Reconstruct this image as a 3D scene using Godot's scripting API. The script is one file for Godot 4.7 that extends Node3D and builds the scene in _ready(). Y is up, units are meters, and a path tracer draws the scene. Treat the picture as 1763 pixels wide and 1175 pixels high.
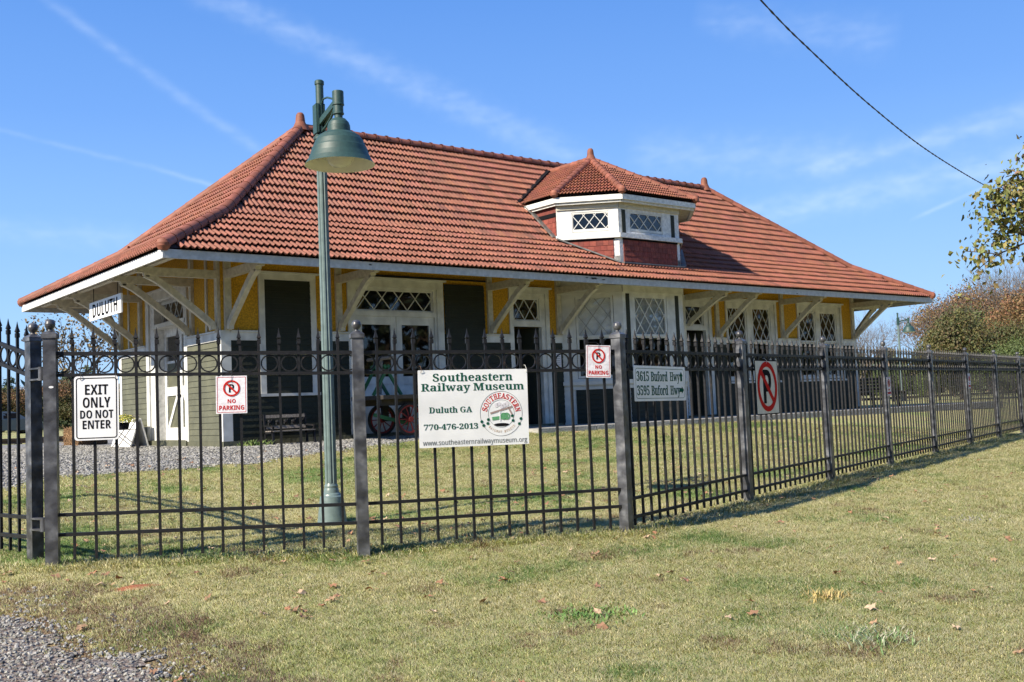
extends Node3D
# Railway depot with red tile roof behind an iron picket fence. Units are metres, y is up.

var rng := RandomNumberGenerator.new()
var M := {}
var top_names := {}
var part_names := {}
var unit_box: BoxMesh
var n_coarse := FastNoiseLite.new()
var n_mid := FastNoiseLite.new()
var n_fine := FastNoiseLite.new()

# ------------------------------------------------------------------ mesh builder
class MB:
	var v := PackedVector3Array()
	var n := PackedVector3Array()
	var c := PackedColorArray()
	var col := Color(1, 1, 1)
	var colored := false
	func put(p: Vector3, nn: Vector3):
		v.append(p)
		n.append(nn)
		if colored: c.append(col)
	func tri(a: Vector3, b: Vector3, d: Vector3):
		var nn := (d - a).cross(b - a).normalized()
		put(a, nn); put(b, nn); put(d, nn)
	func quad(a: Vector3, b: Vector3, d: Vector3, e: Vector3):
		tri(a, b, d)
		tri(a, d, e)
	func quad_n(a: Vector3, b: Vector3, d: Vector3, e: Vector3, na: Vector3, nb: Vector3, nd: Vector3, ne: Vector3):
		# wind every face so that it agrees with the normals given
		if (d - a).cross(b - a).dot(na + nd) + (e - a).cross(d - a).dot(na + nd) >= 0.0:
			put(a, na); put(b, nb); put(d, nd)
			put(a, na); put(d, nd); put(e, ne)
		else:
			put(a, na); put(d, nd); put(b, nb)
			put(a, na); put(e, ne); put(d, nd)
	func box(ctr: Vector3, size: Vector3, bs := Basis()):
		var h := size * 0.5
		for ax in 3:
			for sg in [-1.0, 1.0]:
				var nn := Vector3.ZERO
				nn[ax] = sg
				var a := Vector3.ZERO
				var b := Vector3.ZERO
				a[(ax + 1) % 3] = h[(ax + 1) % 3] * sg
				b[(ax + 2) % 3] = h[(ax + 2) % 3]
				var o := nn * h[ax]
				var w: Vector3 = bs * nn
				var p0: Vector3 = ctr + bs * (o - a - b)
				var p1: Vector3 = ctr + bs * (o - a + b)
				var p2: Vector3 = ctr + bs * (o + a + b)
				var p3: Vector3 = ctr + bs * (o + a - b)
				put(p0, w); put(p1, w); put(p2, w)
				put(p0, w); put(p2, w); put(p3, w)
	func bar(a: Vector3, b: Vector3, w: float, h: float, up := Vector3.UP):
		var d := (b - a)
		var z := d.normalized()
		var x := up.cross(z).normalized()
		var y := z.cross(x)
		box((a + b) * 0.5, Vector3(w, h, d.length()), Basis(x, y, z))
	func tube(pts: Array, rad: Array, sides := 8, caps := true):
		var rings := []
		var nrm := []
		for i in pts.size():
			var d: Vector3 = (pts[min(i + 1, pts.size() - 1)] - pts[max(i - 1, 0)]).normalized()
			var r := Vector3.UP if absf(d.y) < 0.9 else Vector3.RIGHT
			var x := r.cross(d).normalized()
			var y := d.cross(x)
			var ring := []
			var nr := []
			for k in sides:
				var an := TAU * k / sides
				var q := x * cos(an) + y * sin(an)
				nr.append(q)
				ring.append(pts[i] + q * rad[i])
			rings.append(ring)
			nrm.append(nr)
		for i in pts.size() - 1:
			for k in sides:
				var k2 := (k + 1) % sides
				quad_n(rings[i][k], rings[i][k2], rings[i + 1][k2], rings[i + 1][k], nrm[i][k], nrm[i][k2], nrm[i + 1][k2], nrm[i + 1][k])
		if caps:
			for k in range(1, sides - 1):
				tri(rings[0][0], rings[0][k], rings[0][k + 1])
				var e: Array = rings[-1]
				tri(e[0], e[k + 1], e[k])
	func lathe(prof: Array, sides := 24, o := Vector3.ZERO, bs := Basis()):
		# prof: Vector2(radius, height)
		for i in prof.size() - 1:
			var a: Vector2 = prof[i]
			var b: Vector2 = prof[i + 1]
			var t := (b - a).normalized()
			var nv := Vector2(t.y, -t.x)
			for k in sides:
				var a0 := TAU * k / sides
				var a1 := TAU * (k + 1) / sides
				var e0 := Vector3(cos(a0), 0, sin(a0))
				var e1 := Vector3(cos(a1), 0, sin(a1))
				var n0: Vector3 = bs * (e0 * nv.x + Vector3.UP * nv.y)
				var n1: Vector3 = bs * (e1 * nv.x + Vector3.UP * nv.y)
				quad_n(o + bs * (e0 * a.x + Vector3.UP * a.y), o + bs * (e1 * a.x + Vector3.UP * a.y), o + bs * (e1 * b.x + Vector3.UP * b.y), o + bs * (e0 * b.x + Vector3.UP * b.y), n0, n1, n1, n0)
	func commit() -> ArrayMesh:
		var a := []
		a.resize(Mesh.ARRAY_MAX)
		a[Mesh.ARRAY_VERTEX] = v
		a[Mesh.ARRAY_NORMAL] = n
		if colored: a[Mesh.ARRAY_COLOR] = c
		var m := ArrayMesh.new()
		m.add_surface_from_arrays(Mesh.PRIMITIVE_TRIANGLES, a)
		return m

# ------------------------------------------------------------------ naming and tagging
func numbered(dict: Dictionary, key: String, called: String) -> String:
	var k: int = dict.get(key, 0)
	dict[key] = k + 1
	return called if k == 0 else "%s_%03d" % [called, k]

func tag(o: Node, label: String, category: String, group := "", kind := ""):
	if label: o.set_meta("label", label)
	if category: o.set_meta("category", category)
	if group: o.set_meta("group", group)
	if kind: o.set_meta("kind", kind)

func thing(called: String, label: String, category: String, at := Vector3.ZERO, group := "", turn := 0.0) -> Node3D:
	var o := Node3D.new()
	o.name = numbered(top_names, called, called)
	add_child(o)
	o.position = at
	o.rotation.y = turn
	tag(o, label, category, group)
	return o

func mi(parent: Node, called: String, mesh: Mesh, mat: Material, xf := Transform3D()) -> MeshInstance3D:
	var o := MeshInstance3D.new()
	o.mesh = mesh
	o.material_override = mat
	if parent == self:
		o.name = numbered(top_names, called, called)
	else:
		o.name = numbered(part_names, str(parent.get_instance_id()) + called, called)
	parent.add_child(o)
	o.transform = xf
	return o

func grp(parent: Node, called: String) -> Node3D:
	var o := Node3D.new()
	o.name = numbered(part_names, str(parent.get_instance_id()) + called, called)
	parent.add_child(o)
	return o

func bxp(parent: Node, called: String, mat: Material, ctr: Vector3, size: Vector3, bs := Basis()) -> MeshInstance3D:
	return mi(parent, called, unit_box, mat, Transform3D(bs * Basis.from_scale(size), ctr))

# frame: a wall-aligned coordinate system (u along, y up, n outward)
func fr(o: Vector3, u: Vector3) -> Transform3D:
	return Transform3D(Basis(u, Vector3.UP, u.cross(Vector3.UP)), o)

func fbox(f: Transform3D, parent: Node, called: String, mat: Material, u0: float, u1: float, y0: float, y1: float, n0: float, n1: float) -> MeshInstance3D:
	return bxp(parent, called, mat, f * Vector3((u0 + u1) / 2, (y0 + y1) / 2, (n0 + n1) / 2), Vector3(u1 - u0, y1 - y0, n1 - n0), f.basis)

func mbox(mb: MB, f: Transform3D, u0: float, u1: float, y0: float, y1: float, n0: float, n1: float):
	mb.box(f * Vector3((u0 + u1) / 2, (y0 + y1) / 2, (n0 + n1) / 2), Vector3(u1 - u0, y1 - y0, n1 - n0), f.basis)

# a wall slab with rectangular openings [u0,u1,y0,y1]
func wall_mesh(f: Transform3D, u0: float, u1: float, y0: float, y1: float, th: float, holes: Array) -> ArrayMesh:
	var us := [u0, u1]
	var ys := [y0, y1]
	for h in holes:
		for k in 2:
			if h[k] > u0 and h[k] < u1: us.append(h[k])
			if h[k + 2] > y0 and h[k + 2] < y1: ys.append(h[k + 2])
	us.sort(); ys.sort()
	var mb := MB.new()
	for i in us.size() - 1:
		if us[i + 1] - us[i] < 1e-4: continue
		for j in ys.size() - 1:
			if ys[j + 1] - ys[j] < 1e-4: continue
			var cu: float = (us[i] + us[i + 1]) / 2
			var cy: float = (ys[j] + ys[j + 1]) / 2
			var open := false
			for h in holes:
				if cu > h[0] and cu < h[1] and cy > h[2] and cy < h[3]: open = true
			if not open: mbox(mb, f, us[i], us[i + 1], ys[j], ys[j + 1], -th, 0.0)
	return mb.commit()

# ------------------------------------------------------------------ textures and materials
func lin(r: float, g: float, b: float) -> Color:
	return Color(r, g, b).linear_to_srgb()

func noise_tex(sd: int, freq: float, lo: float, hi: float, size := 256, oct := 4) -> ImageTexture:
	var f := FastNoiseLite.new()
	f.seed = sd; f.frequency = freq; f.fractal_octaves = oct
	f.noise_type = FastNoiseLite.TYPE_SIMPLEX_SMOOTH
	var im := f.get_seamless_image(size, size)
	im.convert(Image.FORMAT_RGB8)
	var out := Image.create(size, size, false, Image.FORMAT_RGB8)
	for y in size:
		for x in size:
			var g := lerpf(lo, hi, im.get_pixel(x, y).r)
			out.set_pixel(x, y, Color(g, g, g))
	return ImageTexture.create_from_image(out)

func ramp_tex(sd: int, freq: float, cols: Array, size := 256, oct := 5) -> ImageTexture:
	# cols: linear colours, evenly spaced along the noise value
	var f := FastNoiseLite.new()
	f.seed = sd; f.frequency = freq; f.fractal_octaves = oct
	f.noise_type = FastNoiseLite.TYPE_SIMPLEX_SMOOTH
	var im := f.get_seamless_image(size, size)
	im.convert(Image.FORMAT_RGB8)
	var out := Image.create(size, size, false, Image.FORMAT_RGB8)
	var k := cols.size() - 1
	for y in size:
		for x in size:
			var t := clampf(im.get_pixel(x, y).r, 0.0, 0.9999) * k
			var a: Color = cols[int(t)]
			var b: Color = cols[int(t) + 1]
			out.set_pixel(x, y, a.lerp(b, t - int(t)).linear_to_srgb())
	return ImageTexture.create_from_image(out)

func bump_tex(sd: int, freq: float, strength: float, size := 256, oct := 4) -> ImageTexture:
	var f := FastNoiseLite.new()
	f.seed = sd; f.frequency = freq; f.fractal_octaves = oct
	f.noise_type = FastNoiseLite.TYPE_SIMPLEX_SMOOTH
	var im := f.get_seamless_image(size, size)
	im.convert(Image.FORMAT_RGBA8)
	im.bump_map_to_normal_map(strength)
	return ImageTexture.create_from_image(im)

func mat(r: float, g: float, b: float, rough := 0.7, metal := 0.0) -> StandardMaterial3D:
	var m := StandardMaterial3D.new()
	m.albedo_color = lin(r, g, b)
	m.roughness = rough
	m.metallic = metal
	return m

func tri(m: StandardMaterial3D, tex: Texture2D, sc: float, nrm: Texture2D = null, ns := 1.0) -> StandardMaterial3D:
	if tex: m.albedo_texture = tex
	m.uv1_triplanar = true
	m.uv1_world_triplanar = true
	m.uv1_scale = Vector3(sc, sc, sc)
	if nrm:
		m.normal_enabled = true
		m.normal_texture = nrm
		m.normal_scale = ns
	return m

func make_materials():
	var soft := noise_tex(3, 0.012, 0.82, 1.0)
	var patchy := noise_tex(5, 0.02, 0.70, 1.0)
	var worn := noise_tex(8, 0.04, 0.80, 1.0, 256, 6)
	var b_soft := bump_tex(11, 0.05, 2.0)
	var b_rough := bump_tex(12, 0.12, 5.0)
	M.white = tri(mat(0.80, 0.80, 0.77, 0.5), worn, 0.9, b_soft, 0.3)
	M.cream = tri(mat(0.62, 0.58, 0.46, 0.6), worn, 0.8, b_soft, 0.35)
	M.sashw = tri(mat(0.70, 0.70, 0.66, 0.55), soft, 0.8)
	M.yellow = tri(mat(0.82, 0.44, 0.022, 0.85), noise_tex(21, 0.06, 0.70, 1.0, 256, 5), 1.3, bump_tex(22, 0.16, 6.0), 0.9)
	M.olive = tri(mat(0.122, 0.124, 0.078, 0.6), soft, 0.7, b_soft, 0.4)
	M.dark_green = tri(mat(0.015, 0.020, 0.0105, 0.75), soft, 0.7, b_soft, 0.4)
	M.fascia = tri(mat(0.50, 0.52, 0.53, 0.55), noise_tex(31, 0.035, 0.84, 1.0, 256, 6), 0.8, b_soft, 0.3)  # white fascia on the sides away from the sun, bluish shade painted in
	M.soffit = tri(mat(0.50, 0.42, 0.28, 0.7), worn, 0.6)
	M.interior = mat(0.10, 0.08, 0.06, 0.9)
	M.blind = tri(mat(0.80, 0.82, 0.82, 0.8), soft, 1.5)
	M.blind_grey = tri(mat(0.30, 0.315, 0.31, 0.8), soft, 1.5)
	M.muntin_dark = mat(0.30, 0.30, 0.29, 0.6)
	M.tile = []
	for k in 4:
		var t: float = [1.0, 0.84, 1.12, 0.93][k]
		M.tile.append(tri(mat(0.315 * t, 0.105 * t, [0.060, 0.056, 0.065, 0.061][k] * t, 0.68), patchy, 0.9, b_soft, 0.3))
	var tm := tri(mat(1, 1, 1, 0.68), patchy, 0.9, b_soft, 0.3)
	tm.vertex_color_use_as_albedo = true
	M.tile_many = tm
	M.deck = mat(0.06, 0.03, 0.025, 0.9)
	M.shingle = [tri(mat(0.27, 0.055, 0.038, 0.8), patchy, 1.2, b_rough, 0.4), tri(mat(0.32, 0.075, 0.05, 0.8), patchy, 1.2, b_rough, 0.4), tri(mat(0.22, 0.05, 0.036, 0.8), patchy, 1.2, b_rough, 0.4)]
	M.flashing = tri(mat(0.22, 0.22, 0.21, 0.5, 0.3), patchy, 1.0)
	M.iron = tri(mat(1, 1, 1, 0.5), ramp_tex(41, 0.035, [Color(0.008, 0.0085, 0.0105), Color(0.009, 0.0095, 0.0115), Color(0.010, 0.0105, 0.0125), Color(0.011, 0.0115, 0.0135), Color(0.012, 0.0125, 0.0145), Color(0.013, 0.0135, 0.0155), Color(0.014, 0.0142, 0.016), Color(0.020, 0.018, 0.018), Color(0.09, 0.048, 0.03)], 256, 5), 1.3, b_soft, 0.4)
	var pw := ramp_tex(43, 0.02, [Color(0.014, 0.015, 0.018), Color(0.024, 0.025, 0.030), Color(0.05, 0.052, 0.06), Color(0.105, 0.11, 0.122), Color(0.19, 0.19, 0.20)], 256, 5)
	M.iron.metallic_specular = 0.35
	M.post = tri(mat(1, 1, 1, 0.36), pw, 1.1, b_soft, 0.4)
	M.rust = tri(mat(0.14, 0.075, 0.045, 0.8), patchy, 3.0)
	M.lamp_green = tri(mat(0.028, 0.070, 0.063, 0.52), worn, 2.0, b_soft, 0.2)
	M.pole = tri(mat(0.155, 0.215, 0.21, 0.38), noise_tex(45, 0.03, 0.78, 1.0, 256, 6), 1.6)
	M.lamp_in = mat(0.72, 0.70, 0.60, 0.5)
	M.frost = mat(0.62, 0.60, 0.52, 0.25)
	M.signw = tri(mat(0.84, 0.85, 0.86, 0.35), noise_tex(51, 0.01, 0.9, 1.0), 1.2)
	M.paper = tri(mat(0.82, 0.80, 0.85, 0.6), noise_tex(52, 0.03, 0.86, 1.0), 3.0, bump_tex(53, 0.02, 3.0), 0.6)
	M.black = mat(0.010, 0.010, 0.012, 0.85)
	M.red = mat(0.46, 0.020, 0.016, 0.85)
	M.green_ink = mat(0.008, 0.075, 0.048, 0.85)
	for q in [M.black, M.red, M.green_ink]: q.metallic_specular = 0.15
	M.wheel_red = tri(mat(0.26, 0.018, 0.014, 0.7), patchy, 3.0)
	M.grey_ink = mat(0.13, 0.14, 0.14, 0.5)
	M.wire = mat(0.02, 0.02, 0.022, 0.6)
	M.wood_grey = tri(mat(0.34, 0.30, 0.26, 0.8), noise_tex(61, 0.05, 0.55, 1.0, 256, 5), 2.0)
	M.wood_dark = tri(mat(0.045, 0.038, 0.032, 0.75), patchy, 1.5)
	M.cart_green = mat(0.012, 0.10, 0.035, 0.5)
	M.concrete = tri(mat(0.36, 0.35, 0.33, 0.85), noise_tex(63, 0.02, 0.75, 1.0, 256, 6), 0.6, b_rough, 0.3)
	M.steel = mat(0.12, 0.09, 0.07, 0.5, 0.6)
	M.straw = tri(mat(0.34, 0.20, 0.10, 0.95), noise_tex(64, 0.08, 0.45, 1.0, 256, 4), 4.0, b_rough, 1.5)
	var g := StandardMaterial3D.new()
	g.transparency = BaseMaterial3D.TRANSPARENCY_ALPHA
	g.albedo_color = Color(0.02, 0.025, 0.03, 0.28)
	g.roughness = 0.02
	M.glass = g
	var gc := g.duplicate()
	gc.albedo_color = Color(0.6, 0.65, 0.66, 0.06)
	M.glass_clear = gc
	var vc := mat(1, 1, 1, 0.8)
	vc.vertex_color_use_as_albedo = true
	M.vcol = vc
	var lf := mat(1, 1, 1, 0.65)
	lf.vertex_color_use_as_albedo = true
	lf.backlight_enabled = true
	lf.backlight = Color(0.25, 0.25, 0.1)
	M.leaf = lf
	M.bark = tri(mat(0.11, 0.085, 0.065, 0.95), noise_tex(65, 0.06, 0.5, 1.0), 1.5, b_rough, 0.8)
	M.bark_pale = tri(mat(0.24, 0.20, 0.17, 0.95), noise_tex(66, 0.06, 0.6, 1.0), 1.5)
	var gr := tri(mat(1, 1, 1, 0.95), ramp_tex(71, 0.05, [Color(0.20, 0.17, 0.08), Color(0.28, 0.255, 0.115), Color(0.36, 0.33, 0.155), Color(0.45, 0.41, 0.21), Color(0.54, 0.48, 0.28)], 512, 6), 0.9, bump_tex(72, 0.12, 8.0, 512), 1.0)
	gr.vertex_color_use_as_albedo = true
	M.ground = gr
	M.gravel_dirt = tri(mat(1, 1, 1, 0.95), ramp_tex(76, 0.05, [Color(0.07, 0.045, 0.034), Color(0.12, 0.09, 0.074), Color(0.20, 0.18, 0.165), Color(0.32, 0.31, 0.295)], 512, 4), 0.8, bump_tex(77, 0.05, 9.0, 512), 1.2)
	M.gravel = tri(mat(1, 1, 1, 0.95), ramp_tex(73, 0.05, [Color(0.05, 0.048, 0.045), Color(0.17, 0.165, 0.158), Color(0.27, 0.265, 0.255), Color(0.40, 0.39, 0.375)], 512, 3), 0.8, bump_tex(74, 0.05, 9.0, 512), 1.2)

# ------------------------------------------------------------------ terrain
const FENCE_A0 := Vector3(-5.147, -0.518, 9.119)
const FENCE_A1 := Vector3(-3.188, -0.57, 10.065)
const FENCE_C := Vector3(-1.093, -0.604, 10.757)
const FENCE_END := Vector3(15.742, -0.531, 6.129)

func fence_z(x: float) -> float:
	if x < -1.093: return 10.757 + (maxf(x, -12.0) + 1.093) * 0.404
	return 10.757 - (minf(x, 32.0) + 1.093) * 0.2749

func fence_y(x: float) -> float:
	var xs := [-5.1, -3.2, -1.1, 1.5, 6.5, 15.0]
	var ys := [-0.518, -0.57, -0.604, -0.589, -0.56, -0.53]
	if x <= xs[0]: return ys[0]
	for i in 5:
		if x < xs[i + 1]: return lerpf(ys[i], ys[i + 1], (x - xs[i]) / (xs[i + 1] - xs[i]))
	return ys[5]

func gy(x: float, z: float) -> float:
	var f := fence_z(x)
	var b := lerpf(-0.005, 0.045, clampf((x - 2.0) / 3.0, 0, 1))
	var y := b
	if z > f: y = fence_y(x) - 0.065 * minf(z - f, 12.0)
	elif z > 1.0: y = lerpf(b, fence_y(x), (z - 1.0) / maxf(f - 1.0, 0.5))
	var near := clampf(1.0 - absf(z - 9.0) / 30.0, 0, 1) * clampf((z - 1.8) / 2.0, 0, 1)
	return y + n_mid.get_noise_2d(x * 60.0, z * 60.0) * 0.018 * near + n_coarse.get_noise_2d(x * 12.0, z * 12.0) * 0.03 * near

func yard_edge(x: float) -> float:
	var xs := [-30.0, -6.0, -4.4, -3.6, -2.7, -1.4, -0.9, -0.1, 1.2, 3.0, 5.0, 5.6]
	var zs := [6.0, 4.6, 3.9, 3.45, 3.3, 3.3, 3.2, 2.7, 2.25, 1.6, 1.3, 1.1]
	for i in 11:
		if x < xs[i + 1]: return lerpf(zs[i], zs[i + 1], clampf((x - xs[i]) / (xs[i + 1] - xs[i]), 0, 1))
	return -50.0

# > 0 inside the gravel yard beside the depot
func yard(x: float, z: float) -> float:
	if x > 5.5 or z < -15.0: return -1.0
	return yard_edge(x) + n_mid.get_noise_2d(x * 40.0, z * 40.0) * 0.35 - z

# > 0 inside the gravel drive in front of the gate
func drive(x: float, z: float) -> float:
	var e := -5.69 + clampf((z - 9.8) / 2.0, 0, 1.0) * 0.36
	if z < 9.7: e -= (9.7 - z) * 1.6
	return e + n_mid.get_noise_2d(x * 55.0 + 300.0, z * 55.0) * 0.34 + n_fine.get_noise_2d(x * 260.0, z * 260.0) * 0.12 - x

func axis(marks: Array) -> PackedFloat32Array:
	# marks: [from, to, step] pieces
	var out := PackedFloat32Array()
	for m in marks:
		var k := int(round((m[1] - m[0]) / m[2]))
		for i in k: out.append(lerpf(m[0], m[1], float(i) / k))
	out.append(marks[-1][1])
	return out

func grass_tone(x: float, z: float) -> Color:
	# large patches of greener and of drier grass
	var a := n_coarse.get_noise_2d(x * 22.0, z * 22.0) * 0.5 + 0.5
	var b := n_mid.get_noise_2d(x * 26.0 + 80.0, z * 26.0) * 0.5 + 0.5
	var green := clampf((b - 0.60) * 4.0, 0, 1)
	if z < fence_z(x) - 0.3: green = clampf((b - 0.50) * 4.0, 0, 1)
	var c := Color(0.95, 0.97, 0.86).lerp(Color(1.15, 1.08, 0.98), a)
	return c.lerp(Color(0.60, 0.95, 0.50), green * 0.7)

func build_ground():
	var xs := axis([[-700, -200, 50], [-200, -60, 14], [-60, -20, 3], [-20, -9, 0.8], [-9, 9, 0.18], [9, 24, 0.35], [24, 60, 1.5], [60, 200, 10], [200, 700, 50]])
	var zs := axis([[-700, -200, 50], [-200, -60, 14], [-60, -16, 3], [-16, 0, 0.8], [0, 16, 0.18], [16, 30, 1.0], [30, 80, 6], [80, 500, 50]])
	var nx := xs.size()
	var nz := zs.size()
	var v := PackedVector3Array()
	var nn := PackedVector3Array()
	var c := PackedColorArray()
	for j in nz:
		for i in nx:
			var x := xs[i]
			var z := zs[j]
			v.append(Vector3(x, gy(x, z), z))
			var e := 0.12
			nn.append(Vector3(gy(x - e, z) - gy(x + e, z), 2.0 * e, gy(x, z - e) - gy(x, z + e)).normalized())
			var t := grass_tone(x, z)
			if drive(x, z) > -0.30: t = t.lerp(Color(0.52, 0.40, 0.42), clampf((drive(x, z) + 0.30) * 3.0, 0, 1))
			c.append(t)
	var idx := PackedInt32Array()
	for j in nz - 1:
		for i in nx - 1:
			var a := j * nx + i
			idx.append_array([a, a + 1, a + nx + 1, a, a + nx + 1, a + nx])
	var ar := []
	ar.resize(Mesh.ARRAY_MAX)
	ar[Mesh.ARRAY_VERTEX] = v
	ar[Mesh.ARRAY_NORMAL] = nn
	ar[Mesh.ARRAY_COLOR] = c
	ar[Mesh.ARRAY_INDEX] = idx
	var m := ArrayMesh.new()
	m.add_surface_from_arrays(Mesh.PRIMITIVE_TRIANGLES, ar)
	var o := mi(self, "ground", m, M.ground)
	tag(o, "mown lawn sloping up from the road to the depot", "ground", "", "structure")

func gravel_sheet(called: String, label: String, f: Callable, x0: float, x1: float, z0: float, z1: float, step: float):
	var mb := MB.new()
	var up := Vector3.UP
	var x := x0
	while x < x1:
		var z := z0
		while z < z1:
			if f.call(x + step / 2, z + step / 2) > 0.0:
				var p := [Vector3(x, 0, z), Vector3(x + step, 0, z), Vector3(x + step, 0, z + step), Vector3(x, 0, z + step)]
				for k in 4: p[k].y = gy(p[k].x, p[k].z) + 0.008
				mb.quad_n(p[0], p[1], p[2], p[3], up, up, up, up)
			z += step
		x += step
	var o := mi(self, called, mb.commit(), M.gravel_dirt if called == "gravel_drive" else M.gravel)
	tag(o, label, "gravel", "", "structure")

func many(called: String, parent: Node, mesh: Mesh, m: Material, xs: Array, cols: Array) -> MultiMeshInstance3D:
	var mm := MultiMesh.new()
	mm.transform_format = MultiMesh.TRANSFORM_3D
	mm.use_colors = cols.size() > 0
	mm.mesh = mesh
	mm.instance_count = xs.size()
	var st := 16 if mm.use_colors else 12
	var buf := PackedFloat32Array()
	buf.resize(st * xs.size())
	for i in xs.size():
		var t: Transform3D = xs[i]
		var o := i * st
		buf[o] = t.basis.x.x; buf[o + 1] = t.basis.y.x; buf[o + 2] = t.basis.z.x; buf[o + 3] = t.origin.x
		buf[o + 4] = t.basis.x.y; buf[o + 5] = t.basis.y.y; buf[o + 6] = t.basis.z.y; buf[o + 7] = t.origin.y
		buf[o + 8] = t.basis.x.z; buf[o + 9] = t.basis.y.z; buf[o + 10] = t.basis.z.z; buf[o + 11] = t.origin.z
		if st == 16:
			var c: Color = cols[i]
			buf[o + 12] = c.r; buf[o + 13] = c.g; buf[o + 14] = c.b; buf[o + 15] = 1.0
	mm.buffer = buf
	var n := MultiMeshInstance3D.new()
	n.multimesh = mm
	n.material_override = m
	n.name = numbered(top_names, called, called) if parent == self else numbered(part_names, str(parent.get_instance_id()) + called, called)
	parent.add_child(n)
	n.set_meta("kind", "stuff")
	return n

func tuft_mesh(blades: int, h: float, w: float, spread: float) -> ArrayMesh:
	var mb := MB.new()
	for k in blades:
		var an := rng.randf() * TAU
		var p := Vector3(rng.randf_range(-1, 1), 0, rng.randf_range(-1, 1)) * spread
		p.y = -0.008
		var d := Vector3(cos(an), 0, sin(an))
		var s := d.cross(Vector3.UP) * w * 0.5
		var hh := h * rng.randf_range(0.5, 1.15)
		var lean := hh * rng.randf_range(0.3, 1.6)
		var mid := p + d * lean * 0.4 + Vector3.UP * hh * 0.65
		var tip := p + d * lean + Vector3.UP * hh
		var nn := (Vector3.UP * 0.95 + d * 0.25).normalized()
		mb.quad_n(p - s, p + s, mid + s * 0.8, mid - s * 0.8, nn, nn, nn, nn)
		mb.quad_n(mid - s * 0.8, mid + s * 0.8, tip + s * 0.12, tip - s * 0.12, nn, nn, nn, nn)
	return mb.commit()

func build_grass():
	var eye := Vector2(-7.162, 16.918)
	var fwd := Vector2(0.624, -0.779).angle()
	var lists := [[], [], []]
	var cols := [[], [], []]
	var meshes := [tuft_mesh(11, 0.021, 0.0022, 0.023), tuft_mesh(11, 0.028, 0.0023, 0.025), tuft_mesh(11, 0.016, 0.0025, 0.027)]
	var straw := [Color(0.58, 0.53, 0.27), Color(0.68, 0.62, 0.36), Color(0.49, 0.46, 0.20)]
	var olive := [Color(0.36, 0.41, 0.14), Color(0.44, 0.48, 0.19), Color(0.29, 0.35, 0.105)]
	var lush := [Color(0.15, 0.26, 0.055), Color(0.19, 0.31, 0.075), Color(0.11, 0.20, 0.045)]
	for i in 520000:
		var d := rng.randf_range(3.4, 24.0)
		if i % 3 == 0: d = rng.randf_range(3.4, 9.0)
		var an := fwd + rng.randf_range(-0.60, 0.60)
		var x := eye.x + cos(an) * d
		var z := eye.y + sin(an) * d
		if z < (2.05 if x > 5.3 else 1.3) and x > -0.2: continue
		var yd := yard(x, z)
		if yd > -0.05 and rng.randf() > 0.05 - yd: continue
		var dr := drive(x, z)
		if dr > -0.25 and rng.randf() < clampf((dr + 0.25) * 2.6, 0, 0.96): continue
		var a := n_coarse.get_noise_2d(x * 22.0, z * 22.0) * 0.5 + 0.5
		var b := n_mid.get_noise_2d(x * 26.0 + 80.0, z * 26.0) * 0.5 + 0.5
		var inside := z < fence_z(x) - 0.3
		var green := clampf((b - (0.50 if inside else 0.60)) * 4.0, 0, 1)
		var r := rng.randf()
		var col: Color
		if r < green * 0.85: col = lush[rng.randi() % 3]
		elif rng.randf() < 0.26 + 0.76 * a: col = straw[rng.randi() % 3]
		else: col = olive[rng.randi() % 3]
		if dr > -0.45 and rng.randf() < 0.45: col = Color(0.22, 0.14, 0.10)
		var brown := n_fine.get_noise_2d(x * 60.0 + 500.0, z * 60.0)
		if brown > 0.42 and rng.randf() < 0.4: col = Color(0.26, 0.17, 0.10)
		col = col * rng.randf_range(0.75, 1.2)
		var s := (0.85 + 0.05 * d) * rng.randf_range(0.7, 1.25)
		# rough unmown strip under the fence
		if absf(z - fence_z(x)) < 0.16: s *= 1.7
		var k := rng.randi() % 3
		lists[k].append(Transform3D(Basis(Vector3.UP, rng.randf() * TAU).scaled(Vector3(s, s * rng.randf_range(0.75, 1.2), s)), Vector3(x, gy(x, z), z)))
		cols[k].append(col)
	for k in 3:
		var o := many("grass", self, meshes[k], M.leaf_grass, lists[k], cols[k])
		tag(o, ["short dry straw coloured grass blades covering the lawn", "taller olive grass blades mixed through the lawn", "low dense grass blades between the taller ones"][k], "grass", "lawn grass", "stuff")

func stone_mesh() -> ArrayMesh:
	var mb := MB.new()
	var t := (1.0 + sqrt(5.0)) / 2.0
	var p := []
	for q in [Vector3(-1, t, 0), Vector3(1, t, 0), Vector3(-1, -t, 0), Vector3(1, -t, 0), Vector3(0, -1, t), Vector3(0, 1, t), Vector3(0, -1, -t), Vector3(0, 1, -t), Vector3(t, 0, -1), Vector3(t, 0, 1), Vector3(-t, 0, -1), Vector3(-t, 0, 1)]:
		var w: Vector3 = q.normalized() * rng.randf_range(0.7, 1.2)
		w.y *= 0.65
		p.append(w)
	for f in [[0, 11, 5], [0, 5, 1], [0, 1, 7], [0, 7, 10], [0, 10, 11], [1, 5, 9], [5, 11, 4], [11, 10, 2], [10, 7, 6], [7, 1, 8], [3, 9, 4], [3, 4, 2], [3, 2, 6], [3, 6, 8], [3, 8, 9], [4, 9, 5], [2, 4, 11], [6, 2, 10], [8, 6, 7], [9, 8, 1]]:
		mb.tri(p[f[0]], p[f[2]], p[f[1]])
	return mb.commit()

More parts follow.
